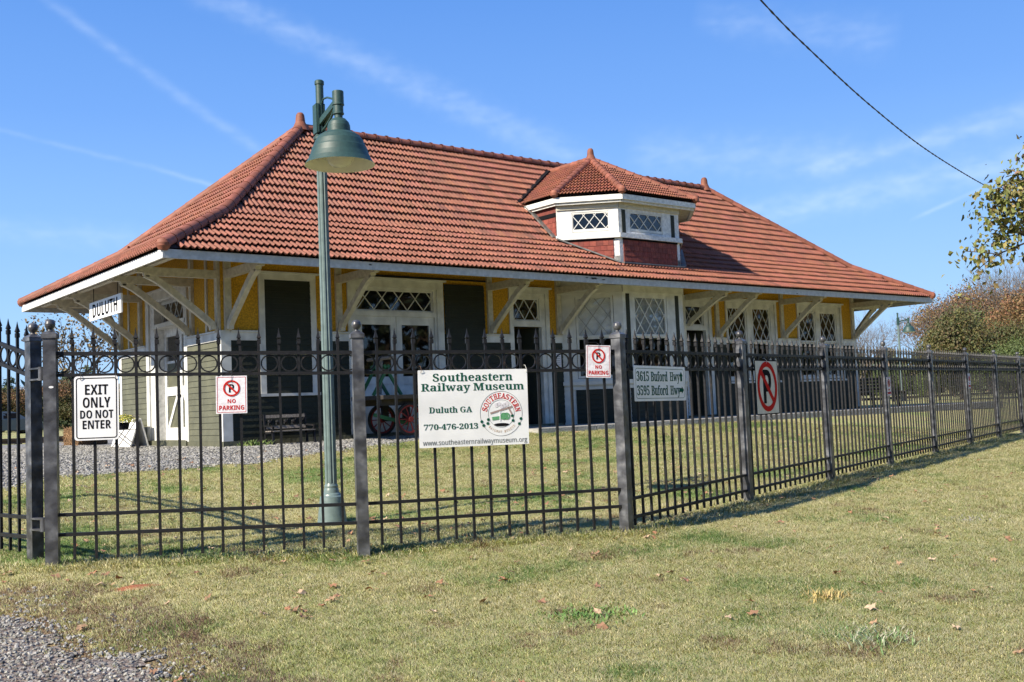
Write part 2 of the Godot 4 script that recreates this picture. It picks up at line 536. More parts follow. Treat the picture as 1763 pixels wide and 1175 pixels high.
func stones(called: String, label: String, f: Callable, x0: float, x1: float, z0: float, z1: float, count: int, r0: float, r1: float):
	var ms := stone_mesh()
	var xs := []
	var cs := []
	var tries := 0
	while xs.size() < count and tries < count * 8:
		tries += 1
		var x := rng.randf_range(x0, x1)
		var z := rng.randf_range(z0, z1)
		if f.call(x, z) < 0.10 - 0.42 * pow(rng.randf(), 3.0): continue
		if x > -0.05 and x < 19.1 and z < 0.05: continue
		var s := rng.randf_range(r0, r1)
		xs.append(Transform3D(Basis.from_euler(Vector3(rng.randf_range(-0.5, 0.5), rng.randf() * TAU, rng.randf_range(-0.5, 0.5))).scaled(Vector3(s, s, s)), Vector3(x, gy(x, z) + 0.008 + s * 0.2, z)))
		var g := rng.randf_range(0.10, 0.36)
		if rng.randf() < 0.12: g *= 0.5
		cs.append(Color(g, g * 0.975, g * rng.randf_range(0.84, 0.95)))
	var o := many(called, self, ms, M.vcol, xs, cs)
	tag(o, label, "gravel", "", "stuff")

# ------------------------------------------------------------------ sky
func sky_color(el: float) -> Color:
	# el in degrees above the horizon, linear light
	var stops := [[-90.0, Color(0.20, 0.20, 0.14)], [-0.5, Color(0.30, 0.34, 0.36)], [0.0, Color(0.42, 0.62, 0.86)], [5.0, Color(0.34, 0.57, 0.88)], [10.0, Color(0.245, 0.47, 0.86)], [16.0, Color(0.160, 0.355, 0.79)], [22.0, Color(0.112, 0.285, 0.71)], [40.0, Color(0.075, 0.21, 0.56)], [90.0, Color(0.05, 0.14, 0.42)]]
	for i in stops.size() - 1:
		if el <= stops[i + 1][0]:
			return stops[i][1].lerp(stops[i + 1][1], (el - stops[i][0]) / (stops[i + 1][0] - stops[i][0]))
	return stops[-1][1]

func trail(im: Image, a: Vector2, b: Vector2, w0: float, w1: float, power: float, bend := 0.0):
	# a vapour trail: a soft ragged band between two directions (azimuth, elevation) in degrees
	var W := im.get_width()
	var H := im.get_height()
	var lo := a.min(b) - Vector2(4, 4)
	var hi := a.max(b) + Vector2(4, 4)
	var d := (b - a)
	var l := d.length()
	d /= l
	var side := Vector2(-d.y, d.x)
	for py in range(int((90.0 - hi.y) / 180.0 * H), int((90.0 - lo.y) / 180.0 * H) + 1):
		for px in range(int(lo.x / 360.0 * W), int(hi.x / 360.0 * W) + 1):
			var q := Vector2((px + 0.5) / W * 360.0, 90.0 - (py + 0.5) / H * 180.0)
			var r := q - a
			var t := r.dot(d) / l
			if t < -0.05 or t > 1.05: continue
			var s := r.dot(side) - bend * 4.0 * t * (1.0 - t) + n_mid.get_noise_2d(q.x * 55.0, q.y * 55.0) * 0.35 * lerpf(w0, w1, t)
			var w := lerpf(w0, w1, t)
			var k := exp(-s * s / (w * w)) * clampf((t + 0.05) * 8.0, 0, 1) * clampf((1.05 - t) * 8.0, 0, 1)
			k *= power * (0.62 + 0.55 * n_mid.get_noise_2d(q.x * 24.0 + 900.0, q.y * 70.0))
			if k <= 0.003: continue
			var xx := posmod(px, W)
			im.set_pixel(xx, py, im.get_pixel(xx, py).lerp(Color(0.80, 0.92, 1.05), clampf(k, 0, 1)))

func make_sky() -> Sky:
	var W := 4096
	var H := 2048
	var im := Image.create(W, H, false, Image.FORMAT_RGBF)
	for y in H:
		im.fill_rect(Rect2i(0, y, W, 1), sky_color(90.0 - (y + 0.5) / H * 180.0))
	trail(im, Vector2(14.0, 21.5), Vector2(25.5, 14.1), 0.24, 0.30, 0.14)
	trail(im, Vector2(21.0, 22.6), Vector2(43.5, 13.1), 0.55, 0.75, 0.19, 0.5)
	trail(im, Vector2(10.0, 15.2), Vector2(20.0, 13.2), 0.09, 0.12, 0.12)
	trail(im, Vector2(19.5, 13.3), Vector2(23.5, 12.2), 0.12, 0.10, 0.20)
	trail(im, Vector2(46.0, 13.6), Vector2(58.0, 12.2), 0.9, 1.0, 0.16)
	trail(im, Vector2(55.0, 11.9), Vector2(70.0, 13.9), 0.35, 0.7, 0.24)
	trail(im, Vector2(50.0, 9.6), Vector2(70.0, 11.6), 0.6, 0.9, 0.26)
	trail(im, Vector2(60.5, 8.9), Vector2(68.0, 11.5), 0.08, 0.08, 0.26)
	trail(im, Vector2(50.0, 20.4), Vector2(60.0, 18.0), 0.7, 0.9, 0.12)
	trail(im, Vector2(8.0, 10.0), Vector2(24.0, 9.3), 0.5, 0.6, 0.14)
	# the same thin high cloud goes on outside the frame
	for k in 26:
		var az := rng.randf_range(75.0, 355.0)
		var el := rng.randf_range(9.0, 60.0)
		trail(im, Vector2(az, el), Vector2(az + rng.randf_range(6.0, 16.0), el + rng.randf_range(-6.0, 6.0)), rng.randf_range(0.2, 0.8), rng.randf_range(0.3, 0.9), rng.randf_range(0.12, 0.35))
	var pm := PanoramaSkyMaterial.new()
	pm.panorama = ImageTexture.create_from_image(im)
	var s := Sky.new()
	s.sky_material = pm
	return s

# ------------------------------------------------------------------ roof
const RL := -1.577      # left eave x
const RR := 20.58       # right eave x
const RF := 1.577       # front eave z
const RB := -6.906      # rear eave z
const RIDGE_L := 2.985
const RIDGE_R := 15.95
const RIDGE_Z := -2.6645
const EAVE_Y := 3.115
const BREAK := 0.36
const BREAK_Y := 4.045
const RIDGE_Y := 6.565
const DX := 9.72        # dormer and bay centre

func prof(s: float) -> float:
	if s < BREAK: return lerpf(EAVE_Y, BREAK_Y, s / BREAK)
	return lerpf(BREAK_Y, RIDGE_Y, (s - BREAK) / (1.0 - BREAK))

func roof_y(z: float) -> float:
	return prof((RF - z) / (RF - RIDGE_Z))

# point on face k (0 front, 1 left, 2 rear, 3 right) at rise s and along-edge fraction t
func rp(k: int, s: float, t: float) -> Vector3:
	var xl := lerpf(RL, RIDGE_L, s)
	var xr := lerpf(RR, RIDGE_R, s)
	var zf := lerpf(RF, RIDGE_Z, s)
	var zb := lerpf(RB, RIDGE_Z, s)
	var y := prof(s)
	match k:
		0: return Vector3(lerpf(xl, xr, t), y, zf)
		1: return Vector3(xl, y, lerpf(zb, zf, t))
		2: return Vector3(lerpf(xr, xl, t), y, zb)
		_: return Vector3(xr, y, lerpf(zf, zb, t))

const TW := 0.206

func tile_mesh() -> ArrayMesh:
	# one interlocking clay tile: a flat pan and a raised roll, lower end proud and thick
	var mb := MB.new()
	var pr := []
	for q in [[-0.5, 0.002], [-0.44, 0.004], [-0.38, 0.026], [-0.31, 0.036], [-0.24, 0.034], [-0.17, 0.008], [-0.10, 0.002], [0.02, 0.002], [0.08, 0.006], [0.14, 0.026], [0.21, 0.036], [0.28, 0.034], [0.35, 0.008], [0.42, 0.002], [0.52, 0.001]]:
		pr.append(Vector2(q[0] * TW, q[1]))
	var l0 := 0.0
	var l1 := -0.335
	var lift0 := 0.052
	var lift1 := 0.0
	var nrm := []
	for i in pr.size():
		var a: Vector2 = pr[max(i - 1, 0)]
		var b: Vector2 = pr[min(i + 1, pr.size() - 1)]
		var t := (b - a).normalized()
		nrm.append(Vector3(-t.y, t.x, 0.19).normalized())
	for i in pr.size() - 1:
		var a := Vector3(pr[i].x, pr[i].y + lift0, l0)
		var b := Vector3(pr[i + 1].x, pr[i + 1].y + lift0, l0)
		var a2 := Vector3(pr[i].x, pr[i].y + lift1, l1)
		var b2 := Vector3(pr[i + 1].x, pr[i + 1].y + lift1, l1)
		mb.quad_n(a, b, b2, a2, nrm[i], nrm[i + 1], nrm[i + 1], nrm[i])
		var dn := Vector3(0, -0.016, 0)
		mb.quad(a + dn, b + dn, b, a)
		mb.quad(a + dn, a2 + dn, b2 + dn, b + dn)
	return mb.commit()

func cap_mesh(r: float, l: float, cr := 1.16) -> ArrayMesh:
	# half-round ridge or hip tile along +z with a raised collar at its lower end
	var mb := MB.new()
	var seg := 8
	for part in [[r, r * 0.96, 0.0, -l], [r * cr, r * cr, 0.0, -0.035], [r * cr, r * 0.9, 0.0, 0.0], [r * cr, r, -0.035, -0.036]]:
		for k in seg:
			var a0 := PI * (-0.10 + 1.2 * k / seg)
			var a1 := PI * (-0.10 + 1.2 * (k + 1) / seg)
			var e0 := Vector3(cos(a0), sin(a0), 0)
			var e1 := Vector3(cos(a1), sin(a1), 0)
			mb.quad_n(e0 * part[0] + Vector3(0, 0, part[2]), e1 * part[0] + Vector3(0, 0, part[2]), e1 * part[1] + Vector3(0, 0, part[3]), e0 * part[1] + Vector3(0, 0, part[3]), e0, e1, e1, e0)
	return mb.commit()

func caps(parent: Node, called: String, a: Vector3, b: Vector3, step: float, mesh: Mesh):
	# a is the lower end
	var d := b - a
	var cnt := int(maxf(1, round(d.length() / step)))
	var z := -d.normalized()
	var x := Vector3.UP.cross(z).normalized()
	var bs := Basis(x, z.cross(x), z)
	for i in cnt:
		var wob := Basis(Vector3.UP, rng.randf_range(-0.012, 0.012))
		mi(parent, called, mesh, M.tile[rng.randi() % 4], Transform3D(bs * wob * Basis.from_scale(Vector3(1, 1, d.length() / cnt / step)), a + d * (float(i) / cnt)))

func slope_basis(along: Vector3, down: Vector3) -> Basis:
	return Basis(along, down.cross(along), down)

func build_roof(depot: Node3D):
	var roof := grp(depot, "roof")
	roof.set_meta("label", "red clay tile hip roof with flared eaves")
	# deck under the tiles, soffit boards below it
	var mb := MB.new()
	for k in 4:
		for sg in [[0.004, BREAK], [BREAK, 1.0]]:
			var a := rp(k, sg[0], 0)
			var b := rp(k, sg[0], 1)
			var c := rp(k, sg[1], 1)
			var d := rp(k, sg[1], 0)
			mb.quad(a, b, c, d)
			var dn := Vector3(0, -0.06, 0)
			mb.quad(a + dn, d + dn, c + dn, b + dn)
	mi(roof, "roof_deck", mb.commit(), M.deck)
	for k in 4:
		for i in 8:
			var s0 := 0.012 + 0.36 * i / 8.0
			var s1 := 0.012 + 0.36 * (i + 0.97) / 8.0
			var m2 := MB.new()
			var dn := Vector3(0, -0.085, 0)
			var a := rp(k, s0, 0) + dn
			var b := rp(k, s0, 1) + dn
			var c := rp(k, s1, 1) + dn
			var d := rp(k, s1, 0) + dn
			m2.quad(a, d, c, b)
			var up := Vector3(0, 0.018, 0)
			m2.quad(a + up, b + up, c + up, d + up)
			m2.quad(a, b, b + up, a + up)
			m2.quad(d, d + up, c + up, c)
			mi(roof, "soffit_board", m2.commit(), M.soffit)
	# fascia boards
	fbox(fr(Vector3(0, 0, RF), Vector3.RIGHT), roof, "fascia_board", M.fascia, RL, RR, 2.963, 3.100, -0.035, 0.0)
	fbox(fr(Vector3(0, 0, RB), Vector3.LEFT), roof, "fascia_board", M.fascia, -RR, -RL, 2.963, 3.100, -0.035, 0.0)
	fbox(fr(Vector3(RL, 0, 0), Vector3.BACK), roof, "fascia_board", M.white, RB + 0.036, RF - 0.036, 2.963, 3.100, -0.035, 0.0)
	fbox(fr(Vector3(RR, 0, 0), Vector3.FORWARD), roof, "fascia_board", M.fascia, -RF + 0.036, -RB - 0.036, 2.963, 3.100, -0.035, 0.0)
	# bare dark spots where the paint has peeled off the front fascia
	for q in [[7.35, 3.055, 0.26, 0.05], [7.15, 3.06, 0.10, 0.025], [7.62, 3.04, 0.12, 0.03], [2.05, 3.05, 0.08, 0.03], [14.2, 2.99, 0.10, 0.02]]:
		var pk := MB.new()
		var o := Vector3(q[0], q[1], RF + 0.003)
		for k in 14:
			var a0 := TAU * k / 14.0
			var a1 := TAU * (k + 1) / 14.0
			var r0 := 0.7 + 0.3 * sin(k * 2.7 + q[0])
			var r1 := 0.7 + 0.3 * sin((k + 1) % 14 * 2.7 + q[0])
			pk.tri(o, o + Vector3(cos(a1) * q[2] * r1, sin(a1) * q[3] * r1, 0) * 0.6, o + Vector3(cos(a0) * q[2] * r0, sin(a0) * q[3] * r0, 0) * 0.6)
		mi(roof, "peeled_patch", pk.commit(), M.wood_dark)
	# tiles of the main roof
	var tm := tile_mesh()
	var eye := Vector3(-7.162, 0.486, 16.918)
	var all := []
	for k in 4:
		var rows := []
		for i in 6: rows.append([BREAK * i / 6.0, BREAK * (i + 1) / 6.0])
		for i in 13: rows.append([BREAK + (1.0 - BREAK) * i / 13.0, BREAK + (1.0 - BREAK) * (i + 1) / 13.0])
		for ri in rows.size():
			var s: float = rows[ri][0]
			var a := rp(k, s, 0)
			var b := rp(k, s, 1)
			var mid := rp(k, (s + rows[ri][1]) * 0.5, 0.5)
			var along := (b - a).normalized()
			var low := rp(k, s, 0.5)
			var up_pt := rp(k, rows[ri][1], 0.5)
			var down := (low - up_pt)
			down -= along * down.dot(along)
			var dlen := down.length()
			down = down.normalized()
			var half := (b - a).length() * 0.5
			var half_up := (rp(k, rows[ri][1], 1) - rp(k, rows[ri][1], 0)).length() * 0.5
			var cnt := int(ceil(half / TW)) + 4
			# columns line up from course to course
			var ctr := Vector3(9.5, 0, RIDGE_Z)
			var shift := fposmod((ctr - (a + b) * 0.5).dot(along), TW)
			for j in range(-cnt, cnt + 1):
				var u := j * TW + shift
				if absf(u) > half * 0.35 + half_up * 0.65 - 0.01: continue
				var p := (a + b) * 0.5 + along * u + down * (0.05 if ri == 0 else 0.02)
				# nothing under the dormer roof
				if k == 0 and absf(p.x - DX) < 1.85 and p.z < 0.45 and p.z > -2.15 + absf(p.x - DX) * 0.58 and p.y > 3.9: continue
				var bs := slope_basis(along, down)
				bs = bs * Basis.from_euler(Vector3(rng.randf_range(-0.014, 0.014), rng.randf_range(-0.013, 0.013), rng.randf_range(-0.018, 0.018))) * Basis.from_scale(Vector3(1, 1, dlen / 0.292))
				var dist := p.distance_to(eye) if k < 2 else 999.0
				all.append([dist, Transform3D(bs, p)])
	all.sort_custom(func(p, q): return p[0] < q[0])
	var xs := []
	var cs := []
	for i in all.size():
		if i < 300:
			mi(roof, "roof_tile", tm, M.tile[rng.randi() % 4], all[i][1])
		else:
			xs.append(all[i][1])
			cs.append(tile_color())
	# dormer roof tiles join the same mass
	var ax := Vector3(9.74, 6.31, -0.87)
	var rb := Vector3(9.74, 6.31, -2.34)
	var v0 := Vector3(7.66, 5.09, -1.08)
	var c1 := Vector3(7.66, 5.09, 0.11)
	var c2 := Vector3(8.695, 5.09, 1.17)
	var c3 := Vector3(11.07, 5.09, 1.17)
	var c4 := Vector3(12.05, 5.09, 0.16)
	var v1 := Vector3(12.05, 5.09, -1.08)
	var faces := [[v0, c1, ax, rb], [c1, c2, ax, ax], [c2, c3, ax, ax], [c3, c4, ax, ax], [c4, v1, rb, ax]]
	var dm := MB.new()
	for f in faces:
		var dn := Vector3(0, -0.02, 0)
		dm.tri(f[0] + dn, f[1] + dn, f[2] + dn)
		if f[2] != f[3]: dm.tri(f[0] + dn, f[2] + dn, f[3] + dn)
		var along: Vector3 = (f[1] - f[0]).normalized()
		var up: Vector3 = f[2] - f[0]
		up -= along * up.dot(along)
		var ul := up.length()
		up = up.normalized()
		var L: float = (f[1] - f[0]).length()
		var e0: float = (f[3] - f[0]).dot(along)
		var e1: float = (f[2] - f[0]).dot(along)
		if f[2] == f[3]: e0 = e1
		else:
			e0 = minf(e0, e1)
			e1 = maxf((f[3] - f[0]).dot(along), (f[2] - f[0]).dot(along))
		var nr := int(round(ul / 0.2))
		for r in nr:
			var y := ul * r / nr
			var ua := lerpf(0, e0, y / ul)
			var ub := lerpf(L, e1, y / ul)
			var cc := (ua + ub) * 0.5
			var cn := int((ub - ua) * 0.5 / 0.15) + 1
			for j in range(-cn, cn + 1):
				var u := cc + j * 0.15
				if u < ua + 0.03 or u > ub - 0.03: continue
				var p: Vector3 = f[0] + along * u + up * (y - 0.04)
				xs.append(Transform3D(slope_basis(along, -up) * Basis.from_scale(Vector3(0.728, 0.8, 0.70)), p))
				cs.append(tile_color())
	mi(roof, "dormer_deck", dm.commit(), M.deck)
	var many_tiles := many("roof_tiles", roof, tm, M.tile_many, xs, cs)
	many_tiles.set_meta("label", "further clay tiles of the roof")
	# hip and ridge caps, finials
	var cap := cap_mesh(0.11, 0.33)
	var hip := cap_mesh(0.108, 0.33, 1.03)
	var cap_small := cap_mesh(0.085, 0.24, 1.06)
	var lift := Vector3(0, 0.045, 0)
	for hk in [[0, 0.0], [0, 1.0], [2, 0.0], [2, 1.0]]:
		caps(roof, "hip_tile", rp(hk[0], 0.0, hk[1]) + lift, rp(hk[0], BREAK, hk[1]) + lift, 0.3, hip)
		caps(roof, "hip_tile", rp(hk[0], BREAK, hk[1]) + lift, rp(hk[0], 1.0, hk[1]) + lift, 0.3, hip)
		var ball := MB.new()
		ball.lathe([Vector2(0.0, -0.10), Vector2(0.07, -0.085), Vector2(0.105, -0.03), Vector2(0.11, 0.02), Vector2(0.09, 0.07), Vector2(0.05, 0.10), Vector2(0.0, 0.11)], 14)
		mi(roof, "hip_starter", ball.commit(), M.tile[0], Transform3D(Basis(), rp(hk[0], 0.004, hk[1]) + lift))
	caps(roof, "ridge_tile", Vector3(RIDGE_L, RIDGE_Y + 0.04, RIDGE_Z), Vector3(RIDGE_R, RIDGE_Y + 0.04, RIDGE_Z), 0.3, cap)
	caps(roof, "ridge_tile", rb + lift * 0.6, ax + lift * 0.6, 0.22, cap_small)
	for q in [c1, c2, c3, c4]:
		caps(roof, "hip_tile", q + lift * 0.6, ax + lift * 0.6, 0.22, cap_small)
		var bl := MB.new()
		bl.lathe([Vector2(0.0, -0.1), Vector2(0.09, -0.04), Vector2(0.095, 0.02), Vector2(0.07, 0.08), Vector2(0.0, 0.1)], 12)
		mi(roof, "hip_starter", bl.commit(), M.tile[0], Transform3D(Basis(), q + lift * 0.6))
	var fin := MB.new()
	fin.lathe([Vector2(0.20, -0.08), Vector2(0.15, 0.02), Vector2(0.105, 0.12), Vector2(0.095, 0.22), Vector2(0.085, 0.28), Vector2(0.055, 0.32), Vector2(0.0, 0.335)], 18)
	var fm := fin.commit()
	for q in [Vector3(RIDGE_L, RIDGE_Y + 0.05, RIDGE_Z), Vector3(RIDGE_R, RIDGE_Y + 0.05, RIDGE_Z), ax + lift]:
		mi(roof, "finial", fm, M.tile[1], Transform3D(Basis.from_scale(Vector3.ONE * (1.0 if q.y > 6.5 else 0.8)), q))
	# black valley flashing beside the dormer
	for sg in [-1.0, 1.0]:
		var vf := MB.new()
		vf.bar((v0 if sg < 0.0 else v1) + Vector3(sg * 0.10, 0.03, 0.03), rb + Vector3(sg * 0.12, 0.03, 0.03), 0.11, 0.05)
		mi(roof, "valley_flashing", vf.commit(), M.black)
	# dormer eave: fascia ring and flat soffit
	var ring := [v0, c1, c2, c3, c4, v1]
	var fa := MB.new()
	var so := MB.new()
	for i in 5:
		var a: Vector3 = ring[i]
		var b: Vector3 = ring[i + 1]
		var d := (b - a).normalized()
		var nn := d.cross(Vector3.UP)
		fa.box((a + b) * 0.5 + Vector3(0, -0.115, 0) - nn * 0.02, Vector3((b - a).length() + 0.012, 0.115, 0.04), Basis(d, Vector3.UP, nn))
		fa.box((a + b) * 0.5 + Vector3(0, -0.198, 0) - nn * 0.07, Vector3((b - a).length() - 0.05, 0.05, 0.06), Basis(d, Vector3.UP, nn))
		so.tri(Vector3(DX, 4.89, -0.9), b + Vector3(0, -0.20, 0) - nn * 0.03, a + Vector3(0, -0.20, 0) - nn * 0.03)
	mi(roof, "dormer_fascia", fa.commit(), M.white)
	mi(roof, "dormer_soffit", so.commit(), M.cream)

func tile_color() -> Color:
	var t := rng.randf_range(0.84, 1.13)
	if rng.randf() < 0.05: t *= 0.72
	return Color(0.315 * t, 0.105 * t * rng.randf_range(0.92, 1.10), 0.060 * t * rng.randf_range(0.9, 1.14))

# ------------------------------------------------------------------ depot details
func lattice(f: Transform3D, u0: float, u1: float, y0: float, y1: float, a: float, b: float, n: float, w := 0.016) -> ArrayMesh:
	# diamond glazing bars: two families of lines with slope b/a, clipped to the pane
	var mb := MB.new()
	var sl := b / a
	for sg in [1.0, -1.0]:
		var k := -40
		while k < 60:
			# line y = y0 + sg*sl*(u - (u0 + k*a))
			var uc := u0 + k * a
			var pts := []
			for yy in [y0, y1]:
				var u: float = uc + sg * (yy - y0) / sl
				pts.append(Vector2(u, yy))
			var p: Vector2 = pts[0]
			var q: Vector2 = pts[1]
			if p.x > q.x:
				var tmp := p
				p = q
				q = tmp
			if q.x > u0 + 0.01 and p.x < u1 - 0.01:
				if p.x < u0: p = p.lerp(q, (u0 - p.x) / (q.x - p.x))
				if q.x > u1: q = p.lerp(q, (u1 - p.x) / (q.x - p.x))
				if p.distance_to(q) > 0.03:
					mb.bar(f * Vector3(p.x, p.y, n + 0.002 * sg), f * Vector3(q.x, q.y, n + 0.002 * sg), w, 0.014, f.basis.z)
			k += 1
	return mb.commit()

func glazed(f: Transform3D, parent: Node, called: String, u0: float, u1: float, y0: float, y1: float, n: float, a := 0.0, b := 0.0, fw := 0.05, blind := 0) -> Node3D:
	# one sash: frame, pane, glazing bars; [u0..u1] is the clear glass
	var w := grp(parent, called)
	var mb := MB.new()
	mbox(mb, f, u0 - fw, u0, y0 - fw, y1 + fw, n - 0.02, n + 0.02)
	mbox(mb, f, u1, u1 + fw, y0 - fw, y1 + fw, n - 0.02, n + 0.02)
	mbox(mb, f, u0, u1, y0 - fw, y0, n - 0.02, n + 0.02)
	mbox(mb, f, u0, u1, y1, y1 + fw, n - 0.02, n + 0.02)
	mi(w, "frame", mb.commit(), M.sashw)
	fbox(f, w, "pane", M.glass_clear if blind > 0 else M.glass, u0, u1, y0, y1, n - 0.004, n + 0.0)
	if a > 0.0: mi(w, "muntins", lattice(f, u0, u1, y0, y1, a, b, n + 0.008), M.muntin_dark if blind == 1 else M.sashw)
	if blind > 0: fbox(f, w, "blind", M.blind if blind == 1 else M.blind_grey, u0 - 0.03, u1 + 0.03, y0 - 0.03, y1 + 0.03, n - 0.045, n - 0.035)
	return w

func trim(f: Transform3D, parent: Node, u0: float, u1: float, y0: float, y1: float, tw: float, sill := false, head := true):
	# casing boards round an opening; outer size given
	var c := grp(parent, "casing")
	fbox(f, c, "side_board", M.sashw, u0, u0 + tw, y0, y1 - tw, 0.0, 0.035)
	fbox(f, c, "side_board", M.sashw, u1 - tw, u1, y0, y1 - tw, 0.0, 0.035)
	fbox(f, c, "head_board", M.sashw, u0, u1, y1 - tw, y1, 0.0, 0.038)
	if head: fbox(f, c, "drip_cap", M.sashw, u0 - 0.06, u1 + 0.06, y1, y1 + 0.035, 0.0, 0.075)
	if sill: fbox(f, c, "sill", M.sashw, u0 - 0.03, u1 + 0.03, y0 - 0.05, y0, 0.0, 0.07)

func boards(f: Transform3D, parent: Node, m: Material, u0: float, u1: float, y0: float, y1: float, called := "siding_board"):
	# clapboards, each tilted so that its lower edge stands proud
	var rows := int(round((y1 - y0) / 0.109))
	var h := (y1 - y0) / rows
	for i in rows:
		var bs := f.basis * Basis(Vector3.RIGHT, -0.12 + rng.randf_range(-0.01, 0.01))
		bxp(parent, called, m, f * Vector3((u0 + u1) / 2, y0 + h * (i + 0.5) + 0.004, 0.014), Vector3(u1 - u0 - 0.003, h + 0.006, 0.014), bs)

func bracket(f: Transform3D, parent: Node, u: float, post := true, foot := 2.03):
	var b := grp(parent, "bracket")
	if post: fbox(f, b, "post", M.cream, u - 0.06, u + 0.06, 2.012, 3.75, 0.001, 0.06)
	var bm := MB.new()
	mbox(bm, f, u - 0.055, u + 0.055, 2.915, 3.055, 0.06, 1.30)
	mbox(bm, f, u - 0.055, u + 0.055, 2.955, 3.054, 1.30, 1.42)
	mbox(bm, f, u - 0.055, u + 0.055, 3.0, 3.053, 1.42, 1.52)
	mi(b, "beam", bm.commit(), M.cream)
	# curved brace swept along a bend
	var mb := MB.new()
	var path := Curve2D.new()
	var k0 := foot - 2.03
	for q in [[0.115, 2.03, 0.0, 0.03], [0.16, 2.14, 0.03, 0.035], [0.60, 2.49, 0.15, 0.117], [1.05, 2.83, 0.11, 0.07], [1.27, 2.935, 0.05, 0.012]]:
		var tg := Vector2(q[2], q[3])
		path.add_point(Vector2(q[0], q[1] + k0 * (1.0 - q[0] / 1.27)), -tg, tg)
	var prev := []
	var seg := 14
	var plen := path.get_baked_length()
	for i in seg + 1:
		var t := plen * i / seg
		var p := path.sample_baked(t, true)
		var d := (path.sample_baked(minf(t + 0.01, plen), true) - path.sample_baked(maxf(t - 0.01, 0.0), true)).normalized()
		var s := Vector2(-d.y, d.x) * 0.055
		var now := []
		for q in [[p + s, -0.045], [p + s, 0.045], [p - s, 0.045], [p - s, -0.045]]:
			now.append(f * Vector3(u + q[1], q[0].y, q[0].x))
		if prev:
			for k in 4: mb.quad(prev[k], prev[(k + 1) % 4], now[(k + 1) % 4], now[k])
		else: mb.quad(now[0], now[1], now[2], now[3])
		prev = now
	mb.quad(prev[3], prev[2], prev[1], prev[0])
	mi(b, "brace", mb.commit(), M.cream)
	var sc := MB.new()
	sc.lathe([Vector2(0, -0.045), Vector2(0.035, -0.045), Vector2(0.035, 0.045), Vector2(0, 0.045)], 12, f * Vector3(u, 2.915, 1.235), f.basis * Basis(Vector3.FORWARD, PI / 2))
	mi(b, "scroll", sc.commit(), M.cream)

func shingles(f: Transform3D, parent: Node, u0: float, u1: float, y0: float, y1: float, clip: Callable):
	var h := 0.115
	var rows := int(ceil((y1 - y0) / h))
	for r in rows:
		var y := y1 - h * (r + 1)
		var u := u0 - (0.07 if r % 2 else 0.0)
		while u < u1 - 0.02:
			var w := rng.randf_range(0.11, 0.17)
			var a := maxf(u, u0)
			var b := minf(u + w, u1)
			if b - a > 0.03 and clip.call((a + b) / 2, y + h):
				var bs := f.basis * Basis(Vector3.RIGHT, -0.07 + rng.randf_range(-0.015, 0.015))
				bxp(parent, "shingle", M.shingle[rng.randi() % 3], f * Vector3((a + b) / 2, y + h / 2 + rng.randf_range(-0.004, 0.004), 0.012), Vector3(b - a - 0.005, h + 0.012, 0.012), bs)
			u += w

